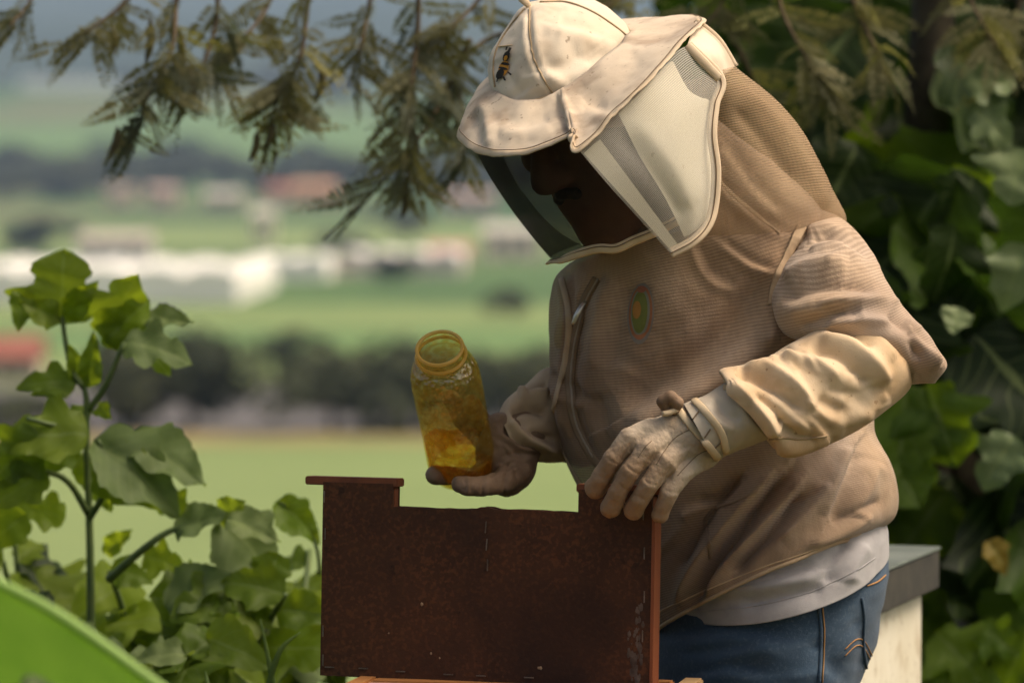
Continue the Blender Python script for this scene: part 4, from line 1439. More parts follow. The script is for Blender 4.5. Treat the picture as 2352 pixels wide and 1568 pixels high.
# seams, front tape, zip
def sew(nm, surf, pts, r_, mt, par, n=40, flat=None, off=.0008):
    q_, nn_ = [], []
    for x_, y_ in cat(pts, n):
        h_, k_ = hit(surf, x_, y_, off)
        if h_ is not None:
            q_.append(h_)
            nn_.append(k_)
    if len(q_) > 4:
        nn_ = np.array(nn_)
        for _ in range(3):
            nn_[1:-1] = (nn_[:-2] + nn_[1:-1] * 2 + nn_[2:]) / 4
        return sweep(nm, q_, r_, mt, par, 8 if flat else 6, flat=flat, ref=nn_)


sew('shoulder_seam', JN, [(1640, 405), (1690, 455), (1750, 505), (1790, 535)], .0035, m_tape, jacket, 40, .2)
sew('armhole_seam', JN, [(1842, 520), (1822, 560), (1796, 615), (1776, 665), (1768, 700)], [.006, .006, .005, .003], m_tape, jacket, 40, .16)
sew('zip_tape', JN, [(1372, 640), (1340, 700), (1318, 790), (1310, 880), (1322, 970), (1362, 1050), (1392, 1090)], .006, mat('zip_tape', (0.24, 0.17, 0.11), (0.18, 0.12, 0.07), 20, rough=.9), jacket, 60, .25)
sew('zip_teeth', JN, [(1374, 640), (1342, 700), (1320, 790), (1312, 880), (1324, 970), (1364, 1050)], .0013, mat('zip_teeth', (0.30, 0.25, 0.19), rough=.6), jacket, 60, .8, .002)
sew('front_edge', JN, [(1290, 640), (1306, 720), (1300, 820), (1270, 960), (1300, 1050), (1352, 1140)], .004, m_tape, jacket, 50, .4)
g_ = LASTG[jacket.name]
for i_ in (-1, -9):
    sweep('hem_band', np.vstack([g_[i_], g_[i_][:1]]), .0024 if i_ == -1 else .0009, m_tape, jacket, 6, caps=False)
sew('pocket_edge', JN, [(1618, 1190), (1640, 1168), (1690, 1150), (1740, 1125)], .003, m_jack, jacket, 30, .3)
sew('pocket_edge', JN, [(1618, 1192), (1628, 1240), (1632, 1280)], .003, m_jack, jacket, 20, .3)
h0, n0 = hit(JN, 1345, 690, .006)
if h0 is not None:
    sweep('zip_pull', cat([h0, h0 + np.array([-.008, -.004, -.012]), h0 + np.array([-.014, -.003, -.026])], 10), [.0022, .003, .0032, .002], m_metal, jacket, 8, flat=.4)


def decal(nm, surf, poly, mt, par, off=.0012):
    """small printed patch laid on a surface"""
    c = np.mean(poly, 0)
    V_, F_ = [], []
    ring = 5
    n_ = len(poly)
    for k in range(ring + 1):
        for p_ in poly:
            x_, y_ = c + (np.array(p_) - c) * (k / ring if k else 0.02)
            h_, _n = hit(surf, x_, y_, off)
            if h_ is None:
                return None
            V_.append(h_)
    F_, _u = grid_faces(ring + 1, n_, True)
    return mesh_obj(nm, V_, F_, mt, par)


def ellipse(cx, cy, rx, ry, rot=0.0, n=28):
    c, s = math.cos(rot), math.sin(rot)
    return [(cx + rx * math.cos(t) * c - ry * math.sin(t) * s, cy + rx * math.cos(t) * s + ry * math.sin(t) * c) for t in np.linspace(0, 6.2832, n, endpoint=False)]


C_ = lambda n, c: mat(n, c, tuple(k * .8 for k in c), 60, rough=.95, stripes=None)
for i, (nm, e, c) in enumerate([('chest_emblem', ellipse(1473, 720, 30, 70, .08), (0.25, 0.22, 0.19)), ('chest_emblem', ellipse(1473, 718, 26, 62, .08), (0.36, 0.15, 0.075)), ('chest_emblem', ellipse(1473, 716, 21, 54, .08), (0.24, 0.24, 0.19)),
                                ('chest_emblem', ellipse(1472, 716, 17, 47, .08), (0.17, 0.19, 0.05)), ('chest_emblem', ellipse(1466, 712, 9, 20, .08), (0.42, 0.20, 0.05)), ('chest_emblem', ellipse(1477, 664, 9, 9, .08), (0.34, 0.13, 0.08))]):
    decal(nm, JN, e, C_('emblem_thread', c), jacket, .0016 + .0005 * i)

# ---- net sleeve on the near arm
SL = [('r', 20, 9, [(1800, 640), (1870, 610), (1950, 610)]), ('v', 18, 9, [(1790, 690), (1860, 660), (1950, 655), (2010, 660)]), ('r', 18, 8, [(1810, 720), (1880, 700), (1960, 690), (2040, 690)]), ('v', 16, 9, [(1830, 755), (1900, 725), (1980, 715)]),
      ('s', 16, 7, [(1860, 560), (1920, 560), (1985, 590)]), ('r', 16, 6, [(1850, 530), (1900, 520), (1960, 540)]), ('v', 16, 8, [(2040, 720), (2090, 760), (2110, 830)]), ('r', 16, 7, [(2080, 730), (2130, 780), (2150, 850)]), ('r', 14, 6, [(1900, 745), (1980, 735), (2050, 745)]), ('s', 14, 6, [(2100, 760), (2130, 800), (2160, 830)])]
for k in range(18):
    x, y = random.uniform(1790, 2080), random.uniform(520, 760)
    a = random.gauss(-.35, .3)
    l = random.uniform(40, 100)
    SL.append((random.choice('rvs'), random.uniform(7, 13), random.uniform(1.5, 3.5), [(x, y), (x + math.cos(a) * l / 2, y + math.sin(a) * l / 2 - 6), (x + math.cos(a) * l, y + math.sin(a) * l)]))
sleeve = loft('jacket_sleeve', [(1800, 540, 1880, 478, .14, .04, .05, 0, 0), (1826, 540, 1944, 508, .10, .075, .08, 0, 0), (1800, 615, 2004, 580, .04, .105, .08, 0, 4), (1778, 690, 2032, 642, -.015, .092, .075, 0, 6), (1800, 758, 2058, 692, -.035, .084, .07, 0, 4), (1862, 788, 2090, 728, -.045, .074, .065, 0, 2),
                                (1940, 812, 2118, 752, -.05, .068, .06, 0, -4), (2020, 842, 2152, 792, -.05, .06, .055, 0, -4), (2075, 872, 2177, 836, -.05, .052, .05, 0, 0), (2088, 884, 2150, 880, -.05, .03, .03, 0, 0)], m_slv, person, 130, 180, SL, (.005, 9, 31.0), cap1=True, sscale=1.15)
# ---- net hood behind the veil
HS = [('r', 18, 6, [(1700, 200), (1790, 290), (1860, 400), (1900, 480)]), ('s', 16, 5, [(1660, 330), (1720, 420), (1800, 500)]), ('v', 14, 5, [(1690, 250), (1760, 330), (1830, 430)])]
hood = loft('hood_net', [(1560, 190, 1690, 152, .06, .11, .12, 0, 10), (1500, 300, 1795, 244, .09, .135, .15, 0, 10), (1420, 420, 1868, 340, .11, .15, .16, 0, 10), (1360, 490, 1920, 455, .13, .158, .17, 0, 10), (1345, 530, 1940, 500, .14, .150, .165, 0, 6), (1350, 555, 1935, 530, .14, .140, .155, 0, 4)], m_hood, person, 90, 120, HS, (.003, 8, 17.0))

# ---- hat crown
crown_spec = [(1130, 196, 1446, 90, .05, .105, .10, -22, 92), (1124, 160, 1438, 72, .05, .103, .10, -20, 84), (1130, 122, 1412, 46, .05, .097, .095, -16, 70), (1150, 84, 1372, 18, .05, .084, .085, -12, 54), (1176, 46, 1318, 0, .05, .058, .06, -8, 32), (1198, 22, 1262, 0, .05, .030, .03, -4, 14), (1212, 12, 1226, 8, .05, .006, .006, 0, 3)]
CS = [('v', 5, 2.5, [(1217, 20), (1218, 90), (1232, 150), (1275, 225)]), ('r', 12, 2, [(1208, 30), (1206, 90), (1220, 150), (1262, 228)]), ('r', 13, 2.2, [(1230, 30), (1232, 90), (1248, 150), (1290, 215)]), ('s', 26, 4, [(1240, 170), (1300, 165), (1350, 130)]), ('v', 30, 4, [(1150, 130), (1170, 180), (1200, 220)]), ('s', 20, 3, [(1280, 60), (1330, 70), (1390, 90)]), ('v', 26, 3.5, [(1300, 200), (1340, 150), (1400, 110)])]
crown = loft('hat_crown', crown_spec, m_hat, person, 60, 110, CS, (.0036, 17, 3.3, (1, 1, 1), 4), solid=.0015, cap1=True, sscale=1.5)
CN = [crown.name]
sew('panel_seam', CN, [(1217, 20), (1218, 90), (1232, 150), (1275, 225)], .0011, m_seam2, crown, 30)
sew('panel_seam', CN, [(1205, 22), (1172, 62), (1142, 112), (1134, 160), (1138, 200)], .0011, m_seam2, crown, 30)
sew('panel_seam', CN, [(1240, 6), (1300, 6), (1360, 28), (1410, 60), (1440, 84)], .0011, m_seam2, crown, 30)
base_ring = loft_grid(crown_spec[:2] + crown_spec[:2], 4, 110)[0]
sweep('base_seam', np.vstack([base_ring, base_ring[:1]]) , .0022, m_seam2, crown, 6, caps=False)
sweep('top_loop', cat([P(1226, 22, .045), P(1212, 10, .03), P(1196, -6, .03), P(1204, -18, .04), P(1222, -8, .045)], 20), [.004, .0045, .004], m_bind, crown, 8, flat=.5)
# printed bee on the crown
m_bo, m_bk, m_bw = mat('print_orange', (0.55, 0.24, 0.03), rough=.9), mat('print_black', (0.03, 0.025, 0.02), rough=.9), mat('print_grey', (0.38, 0.33, 0.26), rough=.9)
for nm, poly, mt, of in [('bee_print', ellipse(1160, 158, 11, 19, .35), m_bo, .0022), ('bee_print', ellipse(1152, 172, 8, 12, .5), m_bk, .0024), ('bee_print', ellipse(1165, 148, 10, 3.5, .2), m_bk, .0027), ('bee_print', ellipse(1160, 160, 11, 3, .2), m_bk, .0027), ('bee_print', ellipse(1166, 131, 7, 12, .45), m_bk, .0022), ('bee_print', ellipse(1165, 134, 4, 6, .4), m_bo, .0026),
                         ('bee_print', [(1146, 180), (1150, 178), (1147, 190), (1144, 189)], m_bk, .0026), ('bee_print', [(1158, 178), (1162, 177), (1166, 187), (1161, 187)], m_bk, .0026), ('bee_print', [(1168, 168), (1171, 166), (1180, 172), (1176, 175)], m_bk, .0026), ('bee_print', [(1169, 120), (1173, 112), (1179, 113), (1174, 122)], m_bk, .0026), ('bee_print', [(1164, 118), (1166, 110), (1170, 110), (1168, 118)], m_bk, .0026), ('bee_print', [(1144, 108), (1180, 104), (1180, 107), (1146, 111)], mat('print_faded', (0.62, 0.45, 0.27), rough=.9), .002)]:
    decal(nm, CN, poly, mt, crown, of)

# ---- brim: crown base to bound edge
def ringpt(x, y, d):
    return P(x, y, d)


BR = [  # (inner px, inner depth), (mid), (outer)
    ((1132, 200, .05), (1078, 240, .04), (1057, 292, .03)), ((1142, 222, .0), (1092, 272, -.02), (1070, 322, -.03)), ((1165, 236, -.03), (1130, 292, -.06), (1110, 345, -.08)), ((1205, 242, -.05), (1178, 300, -.09), (1165, 352, -.12)),
    ((1245, 240, -.055), (1238, 290, -.10), (1230, 342, -.145)), ((1285, 222, -.058), (1292, 268, -.11), (1318, 308, -.165)), ((1292, 217, -.06), (1300, 262, -.125), (1316, 318, -.185)), ((1298, 214, -.06), (1318, 270, -.135), (1328, 343, -.20)),
    ((1325, 195, -.055), (1362, 245, -.125), (1395, 275, -.185)), ((1380, 152, -.045), (1430, 180, -.105), (1475, 195, -.16)), ((1425, 112, -.01), (1490, 120, -.06), (1545, 122, -.10)), ((1448, 86, .05), (1540, 70, .02), (1600, 62, -.03)),
    ((1440, 74, .09), (1530, 48, .10), (1604, 44, .06)), ((1400, 62, .13), (1460, 42, .17), (1535, 48, .17)), ((1330, 70, .15), (1350, 60, .21), (1420, 80, .24)), ((1240, 110, .15), (1210, 130, .22), (1250, 170, .25)), ((1160, 160, .11), (1110, 190, .16), (1110, 250, .18))]
nb = 17
RI = [cat([P(b[k][0], b[k][1] - (12 if k == 0 and b[0][2] < .06 else 0), b[k][2]) for b in BR], 240, True) for k in range(3)]
rows = []
for t in np.linspace(0, 1, 18):
    rows.append(RI[0] * (1 - t) ** 2 * 1.0 + RI[1] * 2 * t * (1 - t) + RI[2] * t * t + (RI[1] - .5 * (RI[0] + RI[2])) * 2 * t * (1 - t) * .5)
G = np.array(rows)
N = grid_normals(G, True)
if (N * np.array([0, -1, .3])).sum() < 0:
    N = -N
bs_ = [('r', 14, 5, [(1108, 240), (1122, 290), (1128, 340)]), ('v', 18, 6, [(1090, 260), (1098, 300), (1105, 335)]), ('s', 22, 4, [(1150, 290), (1210, 300), (1270, 285)]), ('v', 22, 4, [(1330, 250), (1400, 200), (1480, 130)]), ('s', 20, 3, [(1450, 100), (1520, 95), (1590, 60)]), ('r', 9, 4, [(1290, 220), (1310, 270), (1326, 330)]), ('v', 10, 5, [(1279, 225), (1296, 275), (1310, 310)]), ('s', 18, 3, [(1350, 240), (1380, 260), (1400, 255)])]
G = apply_strokes(G, N, bs_)
G = rumple(G, N, .0032, 17, 9.0, (1, 1, 1), 4)
F, UV = grid_faces(18, 240, True)
brim = mesh_obj('hat_brim', G.reshape(-1, 3), F, m_brim, person, UV, True, .0016)
SURF[brim.name] = BVHTree.FromPolygons([Vector(v) for v in G.reshape(-1, 3)], F)
edge = np.vstack([G[-1], G[-1][:1]])
cc = G[-1].mean(0)
N2 = grid_normals(G, True)[-1]
sweep('brim_binding', edge, .0062, m_bind, brim, 10, flat=.32, caps=False, ref=np.vstack([N2, N2[:1]]))
sweep('binding_stitching', cat(edge[::6] + np.array([0, -.0034, .0030]), 160), .0005, m_seam, brim, 4, caps=False)
# turned-up rear corner of the brim
def patch(nm, top, bot, mt, par, n=30, m_=10, bulge=.0, solid=.0015, left=None, right=None, uvk=(1, 1), strokes_=()):
    a, b = cat(top, n), cat(bot, n)
    if left is None:
        rows_ = [a * (1 - t) + b * t for t in np.linspace(0, 1, m_)]
        G_ = np.array(rows_)
    else:
        l, r = cat(left, m_), cat(right, m_)
        G_ = np.zeros((m_, n, 3))
        for i, t in enumerate(np.linspace(0, 1, m_)):
            s = np.linspace(0, 1, n)[:, None]
            G_[i] = (1 - t) * a + t * b + (1 - s) * l[i] + s * r[i] - ((1 - s) * (1 - t) * a[0] + s * (1 - t) * a[-1] + (1 - s) * t * b[0] + s * t * b[-1])
    if bulge:
        tt = np.sin(np.pi * np.linspace(0, 1, m_))[:, None, None]
        ss = np.sin(np.pi * np.linspace(0, 1, n))[None, :, None]
        G_ = G_ - FWD * bulge * tt * ss
    if len(strokes_):
        N_ = grid_normals(G_, False)
        if (N_ @ FWD).sum() > 0:
            N_ = -N_
        G_ = apply_strokes(G_, N_, strokes_)
    F_, U_ = grid_faces(m_, n, False)
    o_ = mesh_obj(nm, G_.reshape(-1, 3), F_, mt, par, np.array(U_) * np.array(uvk), True, solid)
    SURF[o_.name] = BVHTree.FromPolygons([Vector(v) for v in G_.reshape(-1, 3)], F_)
    return o_, G_


flap, _g = patch('brim_rear_flap', [P(1598, 48, .02), P(1650, 92, .015), P(1690, 153, .01)], [P(1578, 104, -.075), P(1615, 140, -.07), P(1652, 180, -.055)], m_hat, brim, 24, 10, .012)
sweep('flap_binding', cat([P(1578, 104, -.08), P(1615, 142, -.077), P(1652, 180, -.062)], 20), .0052, m_bind, brim, 8, flat=.4)
sweep('flap_binding', cat([P(1598, 46, .015), P(1650, 90, .01), P(1690, 153, .005)], 20), .0035, m_bind, brim, 8, flat=.6)

# ---- black front veil
veil_spec = [(1092, 335, 1470, 290, .03, .16, .16, 10, 10), (1128, 410, 1490, 360, .03, .155, .15, 12, 12), (1180, 490, 1530, 430, .04, .15, .14, 14, 14), (1232, 555, 1560, 480, .05, .145, .13, 16, 16), (1266, 594, 1590, 510, .05, .14, .12, 18, 18)]
veil = loft('front_veil', veil_spec, m_net, person, 40, 90, [('s', 20, 6, [(1200, 380), (1240, 480), (1300, 560)]), ('v', 20, 5, [(1150, 380), (1200, 470), (1270, 560)])], (.002, 9, 4.4))
band = [((1091, 345), (1150, 350)), ((1128, 412), (1190, 425)), ((1180, 490), (1258, 510)), ((1232, 556), (1330, 560)), ((1266, 596), (1400, 575))]
a = np.array([P(x, y, .0) for (x, y), _b in band])
b = np.array([P(x, y, -.055) for _a, (x, y) in band])
patch('veil_front_band', a, b, m_net, veil, 30, 6, .0, 0)
vq = loft_grid(veil_spec, 40, 90)[-1]
vb = np.vstack([vq, vq[:1]])
bind_px = [(1262, 602, .03), (1290, 596, -.03), (1330, 582, -.07), (1375, 571, -.09), (1415, 571, -.10), (1455, 553, -.10), (1500, 535, -.10), (1560, 505, -.08)]
sweep('veil_binding', cat([P(*q) for q in bind_px], 60), .0056, m_bind2, veil, 8, flat=.35)
sweep('binding_stitching', cat([P(x, y - 5, d - .003) for x, y, d in bind_px], 60), .0006, m_seam, veil, 4)

# ---- white side panel
top = [P(1330, 345, -.195), P(1400, 272, -.18), P(1478, 192, -.155), P(1548, 122, -.10), P(1582, 104, -.075)]
right = [P(1582, 104, -.075), P(1654, 180, -.055), P(1642, 240, -.07), P(1636, 310, -.085), P(1645, 390, -.09), P(1640, 470, -.095)]
bot = [P(1540, 582, -.12), P(1592, 554, -.115), P(1625, 518, -.105), P(1640, 470, -.095)]
left = [P(1330, 345, -.195), P(1400, 428, -.18), P(1470, 505, -.15), P(1540, 582, -.12)]
ps = [('r', 30, 3, [(1460, 280), (1540, 380), (1590, 480)]), ('v', 24, 3, [(1420, 300), (1500, 400), (1570, 500)])]
side, _g = patch('veil_side_panel', top, bot, m_side, person, 50, 50, .012, 0, left, right, strokes_=ps)
back = np.array([0, .012, 0])
topL = [P(1420, 262, -.165), P(1478, 205, -.14), P(1540, 142, -.09), P(1552, 170, -.085)]
rightL = [P(1552, 170, -.085), P(1590, 220, -.08), P(1632, 235, -.065), P(1628, 310, -.075), P(1636, 390, -.08), P(1630, 470, -.085)]
botL = [P(1572, 545, -.105), P(1600, 528, -.10), P(1622, 500, -.09), P(1630, 470, -.085)]
leftL = [P(1420, 262, -.165), P(1470, 355, -.155), P(1530, 455, -.13), P(1572, 545, -.105)]
patch('side_lining', topL, botL, m_lining, side, 40, 40, .004, 0, leftL, rightL, strokes_=ps)
patch('lining_strip', [P(1340, 352, -.188), P(1378, 320, -.182)], [P(1538, 572, -.118), P(1556, 560, -.116)], m_lining, side, 8, 20, 0, 0)
sweep('panel_binding', cat(list(right) + bot[::-1][1:], 90), .0058, m_bind, side, 8, flat=.4)
sweep('binding_stitching', cat([q - FWD * .003 for q in (list(right) + bot[::-1][1:])], 90), .0006, m_seam, side, 4)

# ---- near arm: canvas gauntlet, leather cuff, glove
GS = [('v', 14, 15, [(1690, 850), (1740, 868), (1800, 905), (1845, 945)]), ('r', 17, 14, [(1675, 880), (1720, 915), (1765, 960), (1790, 1000)]), ('r', 18, 12, [(1700, 838), (1770, 850), (1830, 890), (1870, 940)]),
      ('v', 14, 11, [(1735, 905), (1780, 945), (1800, 980)]), ('v', 15, 12, [(1855, 800), (1920, 812), (1970, 850), (2000, 890)]), ('r', 16, 10, [(1800, 815), (1870, 830), (1930, 870)]), ('r', 17, 11, [(1880, 775), (1950, 790), (2010, 835), (2040, 880)]),
      ('v', 12, 9, [(1900, 755), (1960, 765), (2005, 800)]), ('r', 15, 8, [(1960, 752), (2010, 775), (2055, 830)]), ('v', 13, 8, [(1795, 985), (1830, 1005), (1870, 1000)]), ('r', 16, 9, [(1780, 1030), (1830, 1030), (1900, 1000)]),
      ('s', 22, 9, [(1870, 930), (1930, 950), (2000, 930)]), ('v', 18, 7, [(1900, 890), (1960, 905), (2030, 890)]), ('r', 20, 7, [(1920, 920), (1980, 940), (2040, 905)]), ('v', 9, 7, [(1790, 965), (1810, 982), (1832, 998)]),
      ('s', 12, 6, [(1765, 825), (1800, 812), (1850, 830)]), ('v', 10, 6, [(1780, 822), (1800, 805), (1812, 800)]), ('r', 22, 6, [(1820, 960), (1880, 990), (1940, 985)])]
for k in range(10):
    x, y = random.uniform(1700, 2040), random.uniform(800, 1000)
    a_ = random.gauss(.7, .4)
    l = random.uniform(30, 80)
    GS.append((random.choice('rvs'), random.uniform(6, 11), random.uniform(1.2, 2.6), [(x, y), (x + math.cos(a_) * l / 2 + 5, y + math.sin(a_) * l / 2), (x + math.cos(a_) * l, y + math.sin(a_) * l)]))
gaunt = loft('glove_gauntlet', [(2062, 790, 2092, 862, -.05, .05, .05, 0, 0), (2010, 758, 2090, 892, -.06, .062, .06, 0, 0), (1950, 744, 2052, 926, -.072, .070, .062, 0, 0), (1885, 754, 1985, 976, -.085, .074, .062, 0, 0), (1815, 788, 1910, 1014, -.10, .074, .06, 0, 0), (1760, 818, 1862, 1038, -.115, .072, .056, 0, 0), (1705, 834, 1810, 1048, -.125, .068, .054, 0, 0), (1664, 842, 1778, 1030, -.13, .063, .05, 0, 0), (1650, 852, 1762, 1010, -.132, .058, .048, 0, 0), (1658, 862, 1764, 998, -.13, .052, .044, 0, 0), (1690, 880, 1790, 990, -.125, .048, .04, 0, 0)],
               m_gaunt, person, 150, 130, GS, (.003, 9, 41.0, (1, 1, 1), 3), solid=.0016, sscale=.9)
sew('seam', [gaunt.name], [(1768, 1008), (1800, 1005), (1840, 1008), (1900, 1000)], .0011, m_seam2, gaunt, 24)
cuff = loft('glove_cuff', [(1700, 872, 1800, 1000, -.12, .045, .04, 0, 0), (1664, 880, 1764, 1010, -.13, .050, .042, 0, 0), (1625, 905, 1710, 1030, -.138, .048, .04, 0, 0), (1598, 918, 1664, 1048, -.142, .046, .04, 0, 0), (1570, 930, 1640, 1060, -.144, .044, .038, 0, 0)], m_cuff, person, 60, 80,
            [('v', 14, 5, [(1640, 915), (1670, 950), (1700, 960)]), ('r', 14, 4, [(1620, 930), (1650, 970), (1690, 985)]), ('s', 12, 3, [(1700, 900), (1720, 950), (1750, 990)])], (.002, 16, 7.0), solid=.0014)


def hand(name, parts_, lo, hi, mt, strokes_, par, h=.0016, relax=2, rum=(.0008, 75, 3.0), ssc=.62):
    f_ = Field(lo, hi, h)
    for q_ in parts_:
        if q_[0] == 'c':
            f_.chain([P(*p_) for p_ in q_[1]], [r * PXM for r in q_[2]], q_[3])
    V_, F_ = f_.mesh(relax)
    N_ = vnormals(V_, F_)
    V_ = rumple(V_, N_, *rum)
    if len(strokes_):
        V_ = apply_strokes(V_, N_, strokes_, ssc)
    fl = [tuple(map(int, q_)) for q_ in F_]
    o_ = mesh_obj(name, V_, fl, mt, par)
    SURF[o_.name] = BVHTree.FromPolygons([Vector(v) for v in V_], fl)
    return o_


KB = .011
NH = [('c', [(1640, 985, -.140), (1590, 1000, -.144)], [62, 62], KB), ('c', [(1570, 978, -.150), (1490, 998, -.158)], [40, 30], KB), ('c', [(1590, 1010, -.150), (1530, 1032, -.160)], [46, 34], KB), ('c', [(1610, 1040, -.144), (1568, 1068, -.152)], [40, 31], KB),
      # index, middle, ring, little finger over the board, thumb behind it
      ('c', [(1490, 988, -.158), (1446, 1008, -.166), (1406, 1056, -.168), (1382, 1096, -.158), (1368, 1120, -.148)], [27, 25, 21.5, 22.5, 25], .003),
      ('c', [(1520, 1010, -.165), (1486, 1034, -.176), (1447, 1084, -.180), (1420, 1130, -.171), (1403, 1165, -.158)], [27, 25, 21.5, 21.5, 24], .0015),
      ('c', [(1555, 1038, -.166), (1528, 1062, -.177), (1491, 1112, -.181), (1468, 1148, -.173), (1455, 1171, -.162)], [27, 25, 21.5, 21.5, 23], .0015),
      ('c', [(1590, 1062, -.152), (1566, 1084, -.168), (1537, 1130, -.176), (1524, 1160, -.171), (1516, 1182, -.166)], [28, 25, 20.5, 18.5, 19], .0015),
      ('c', [(1560, 980, -.125), (1480, 1030, -.09), (1420, 1090, -.062)], [36, 30, 26], .008)]
HS_ = [('v', 3.5, 2.2, [(1462, 1006), (1437, 1040), (1412, 1088), (1390, 1135)]), ('v', 3.5, 2.2, [(1508, 1030), (1478, 1078), (1448, 1124), (1428, 1165)]), ('v', 3.5, 2.4, [(1548, 1062), (1520, 1105), (1496, 1145), (1484, 1178)]),
       ('v', 3, 1.6, [(1622, 985), (1590, 985), (1552, 1004), (1526, 1036), (1508, 1066)]), ('v', 3, 1.6, [(1638, 1030), (1606, 1042), (1578, 1068), (1556, 1092)]), ('r', 9, 3, [(1548, 1040), (1546, 1062), (1552, 1088)]),
       ('v', 3.5, 1.6, [(1436, 1066), (1450, 1080), (1468, 1088)]), ('v', 3.5, 1.5, [(1420, 1110), (1434, 1122), (1446, 1126)]), ('v', 3.5, 1.6, [(1478, 1100), (1492, 1110), (1510, 1114)]), ('v', 3.5, 1.5, [(1462, 1136), (1474, 1146), (1486, 1148)]),
       ('v', 3.5, 1.6, [(1392, 1046), (1404, 1060), (1420, 1066)]), ('v', 3.5, 1.5, [(1368, 1090), (1382, 1098), (1396, 1102)]), ('v', 3.5, 1.6, [(1526, 1122), (1540, 1130), (1556, 1132)]), ('s', 7, 1.8, [(1560, 1040), (1580, 1030), (1600, 1035)]),
       ('v', 4, 1.8, [(1576, 1110), (1588, 1096), (1612, 1082)]), ('r', 9, 2.6, [(1566, 1100), (1586, 1088), (1615, 1080)]), ('r', 8, 1.8, [(1500, 1030), (1520, 1042), (1535, 1060)]), ('v', 6, 1.5, [(1520, 985), (1505, 1000), (1500, 1015)]), ('v', 5, 1.3, [(1480, 985), (1470, 1000), (1472, 1016)])]
glove = hand('glove', NH, P(1320, 1230, 0) - np.array([.02, .25, .03]), P(1720, 900, 0) + np.array([.02, .06, .02]), m_glove, HS_, person)
GN = [glove.name]
for pts in [[(1622, 985), (1590, 985), (1552, 1004), (1526, 1036), (1508, 1066)], [(1638, 1030), (1606, 1042), (1578, 1068), (1556, 1092)], [(1497, 1012), (1482, 1026), (1466, 1050)], [(1640, 1072), (1612, 1085), (1592, 1110)]]:
    sew('seam', GN, pts, .0005, m_seam, glove, 24, None, .0001)
CF = [cuff.name, glove.name]
both = [glove.name, cuff.name]
sew('lace', both, [(1553, 936), (1585, 975), (1620, 1015), (1650, 1052)], .0044, m_lace, glove, 24, .3, .0018)
sew('lace', both, [(1595, 920), (1625, 950), (1655, 990), (1668, 1038)], .0042, m_lace, glove, 24, .3, .002)
for k, pts in enumerate([[(1606, 945), (1590, 965)], [(1632, 985), (1618, 1005)], [(1655, 1015), (1640, 1030)]]):
    sew('seam', both, pts, .0008, m_seam, glove, 10, None, .001)
kn = Field(P(1540, 925, -.16) - .03, P(1540, 925, -.16) + .03, .0015)
kn.chain([P(1530, 942, -.165), P(1522, 922, -.168), P(1540, 912, -.17), P(1556, 925, -.168), P(1550, 945, -.165)], [.005, .0065, .0068, .0065, .005], .003)
V, Fq = kn.mesh(1)
mesh_obj('lace_knot', V, [tuple(map(int, f)) for f in Fq], m_glove2, glove)
sweep('lace_end', cat([P(1556, 940, -.168), P(1535, 948, -.172), P(1522, 950, -.174)], 8), [.003, .0034, .003], m_lace, glove, 8)
h1, _n1 = hit([cuff.name], 1668, 893, .002)
if h1 is not None:
    box('cuff_chip', h1, .003, .0012, .003, RGT, FWD, UPV, m_bind, cuff, .0005)

# ---- far arm: gauntlet and gloved hand under the jar
fg = loft('glove_gauntlet', [(1400, 860, 1390, 1060, .22, .05, .05, 0, 0), (1330, 830, 1340, 1070, .20, .055, .055, 0, 0), (1252, 845, 1290, 1062, .17, .055, .05, 0, 0), (1205, 880, 1250, 1062, .15, .05, .045, 0, 0), (1165, 915, 1210, 1060, .13, .046, .042, 0, 0), (1146, 945, 1190, 1050, .12, .04, .038, 0, 0)], mat('gauntlet_canvas_soiled', (0.56, 0.44, 0.30), (0.42, 0.31, 0.20), 9, .3, .7, rough=.95, bump=.4, bscale=800, spots=[(12, .48, .7, (0.26, 0.17, 0.10), .6)], fold=(25, 3)), person, 90, 120,
          [('v', 13, 9, [(1175, 945), (1215, 935), (1260, 950)]), ('r', 13, 8, [(1190, 905), (1230, 900), (1260, 900)]), ('v', 10, 7, [(1205, 900), (1235, 890), (1260, 885)]), ('s', 13, 7, [(1180, 960), (1210, 1000), (1270, 1020)]), ('r', 12, 6, [(1200, 980), (1230, 1010), (1280, 1035)])], (.004, 13, 61.0), solid=.0015, sscale=1.6)
FH = [('c', [(1195, 1000, .125), (1165, 1060, .115)], [62, 66], .012), ('c', [(1150, 985, .10), (1140, 1040, .10)], [40, 50], .012), ('c', [(1180, 1080, .11), (1165, 1100, .10)], [46, 42], .012),
      # fingers that close round the foot of the jar, two more up its far side
      ('c', [(1185, 1085, .09), (1150, 1108, .06), (1108, 1116, .035), (1072, 1116, .022), (1056, 1112, .022)], [36, 28, 23, 22, 20], .002),
      ('c', [(1150, 1060, .12), (1085, 1094, .10), (1025, 1092, .08), (1000, 1090, .07)], [28, 21, 22, 24], .002),
      ('c', [(1150, 1030, .13), (1110, 1010, .145), (1062, 960, .13), (1035, 915, .112)], [28, 26, 24, 21], .004),
      ('c', [(1150, 1020, .13), (1120, 985, .135), (1095, 950, .118), (1084, 925, .105)], [28, 24, 22, 20], .004),
      ]
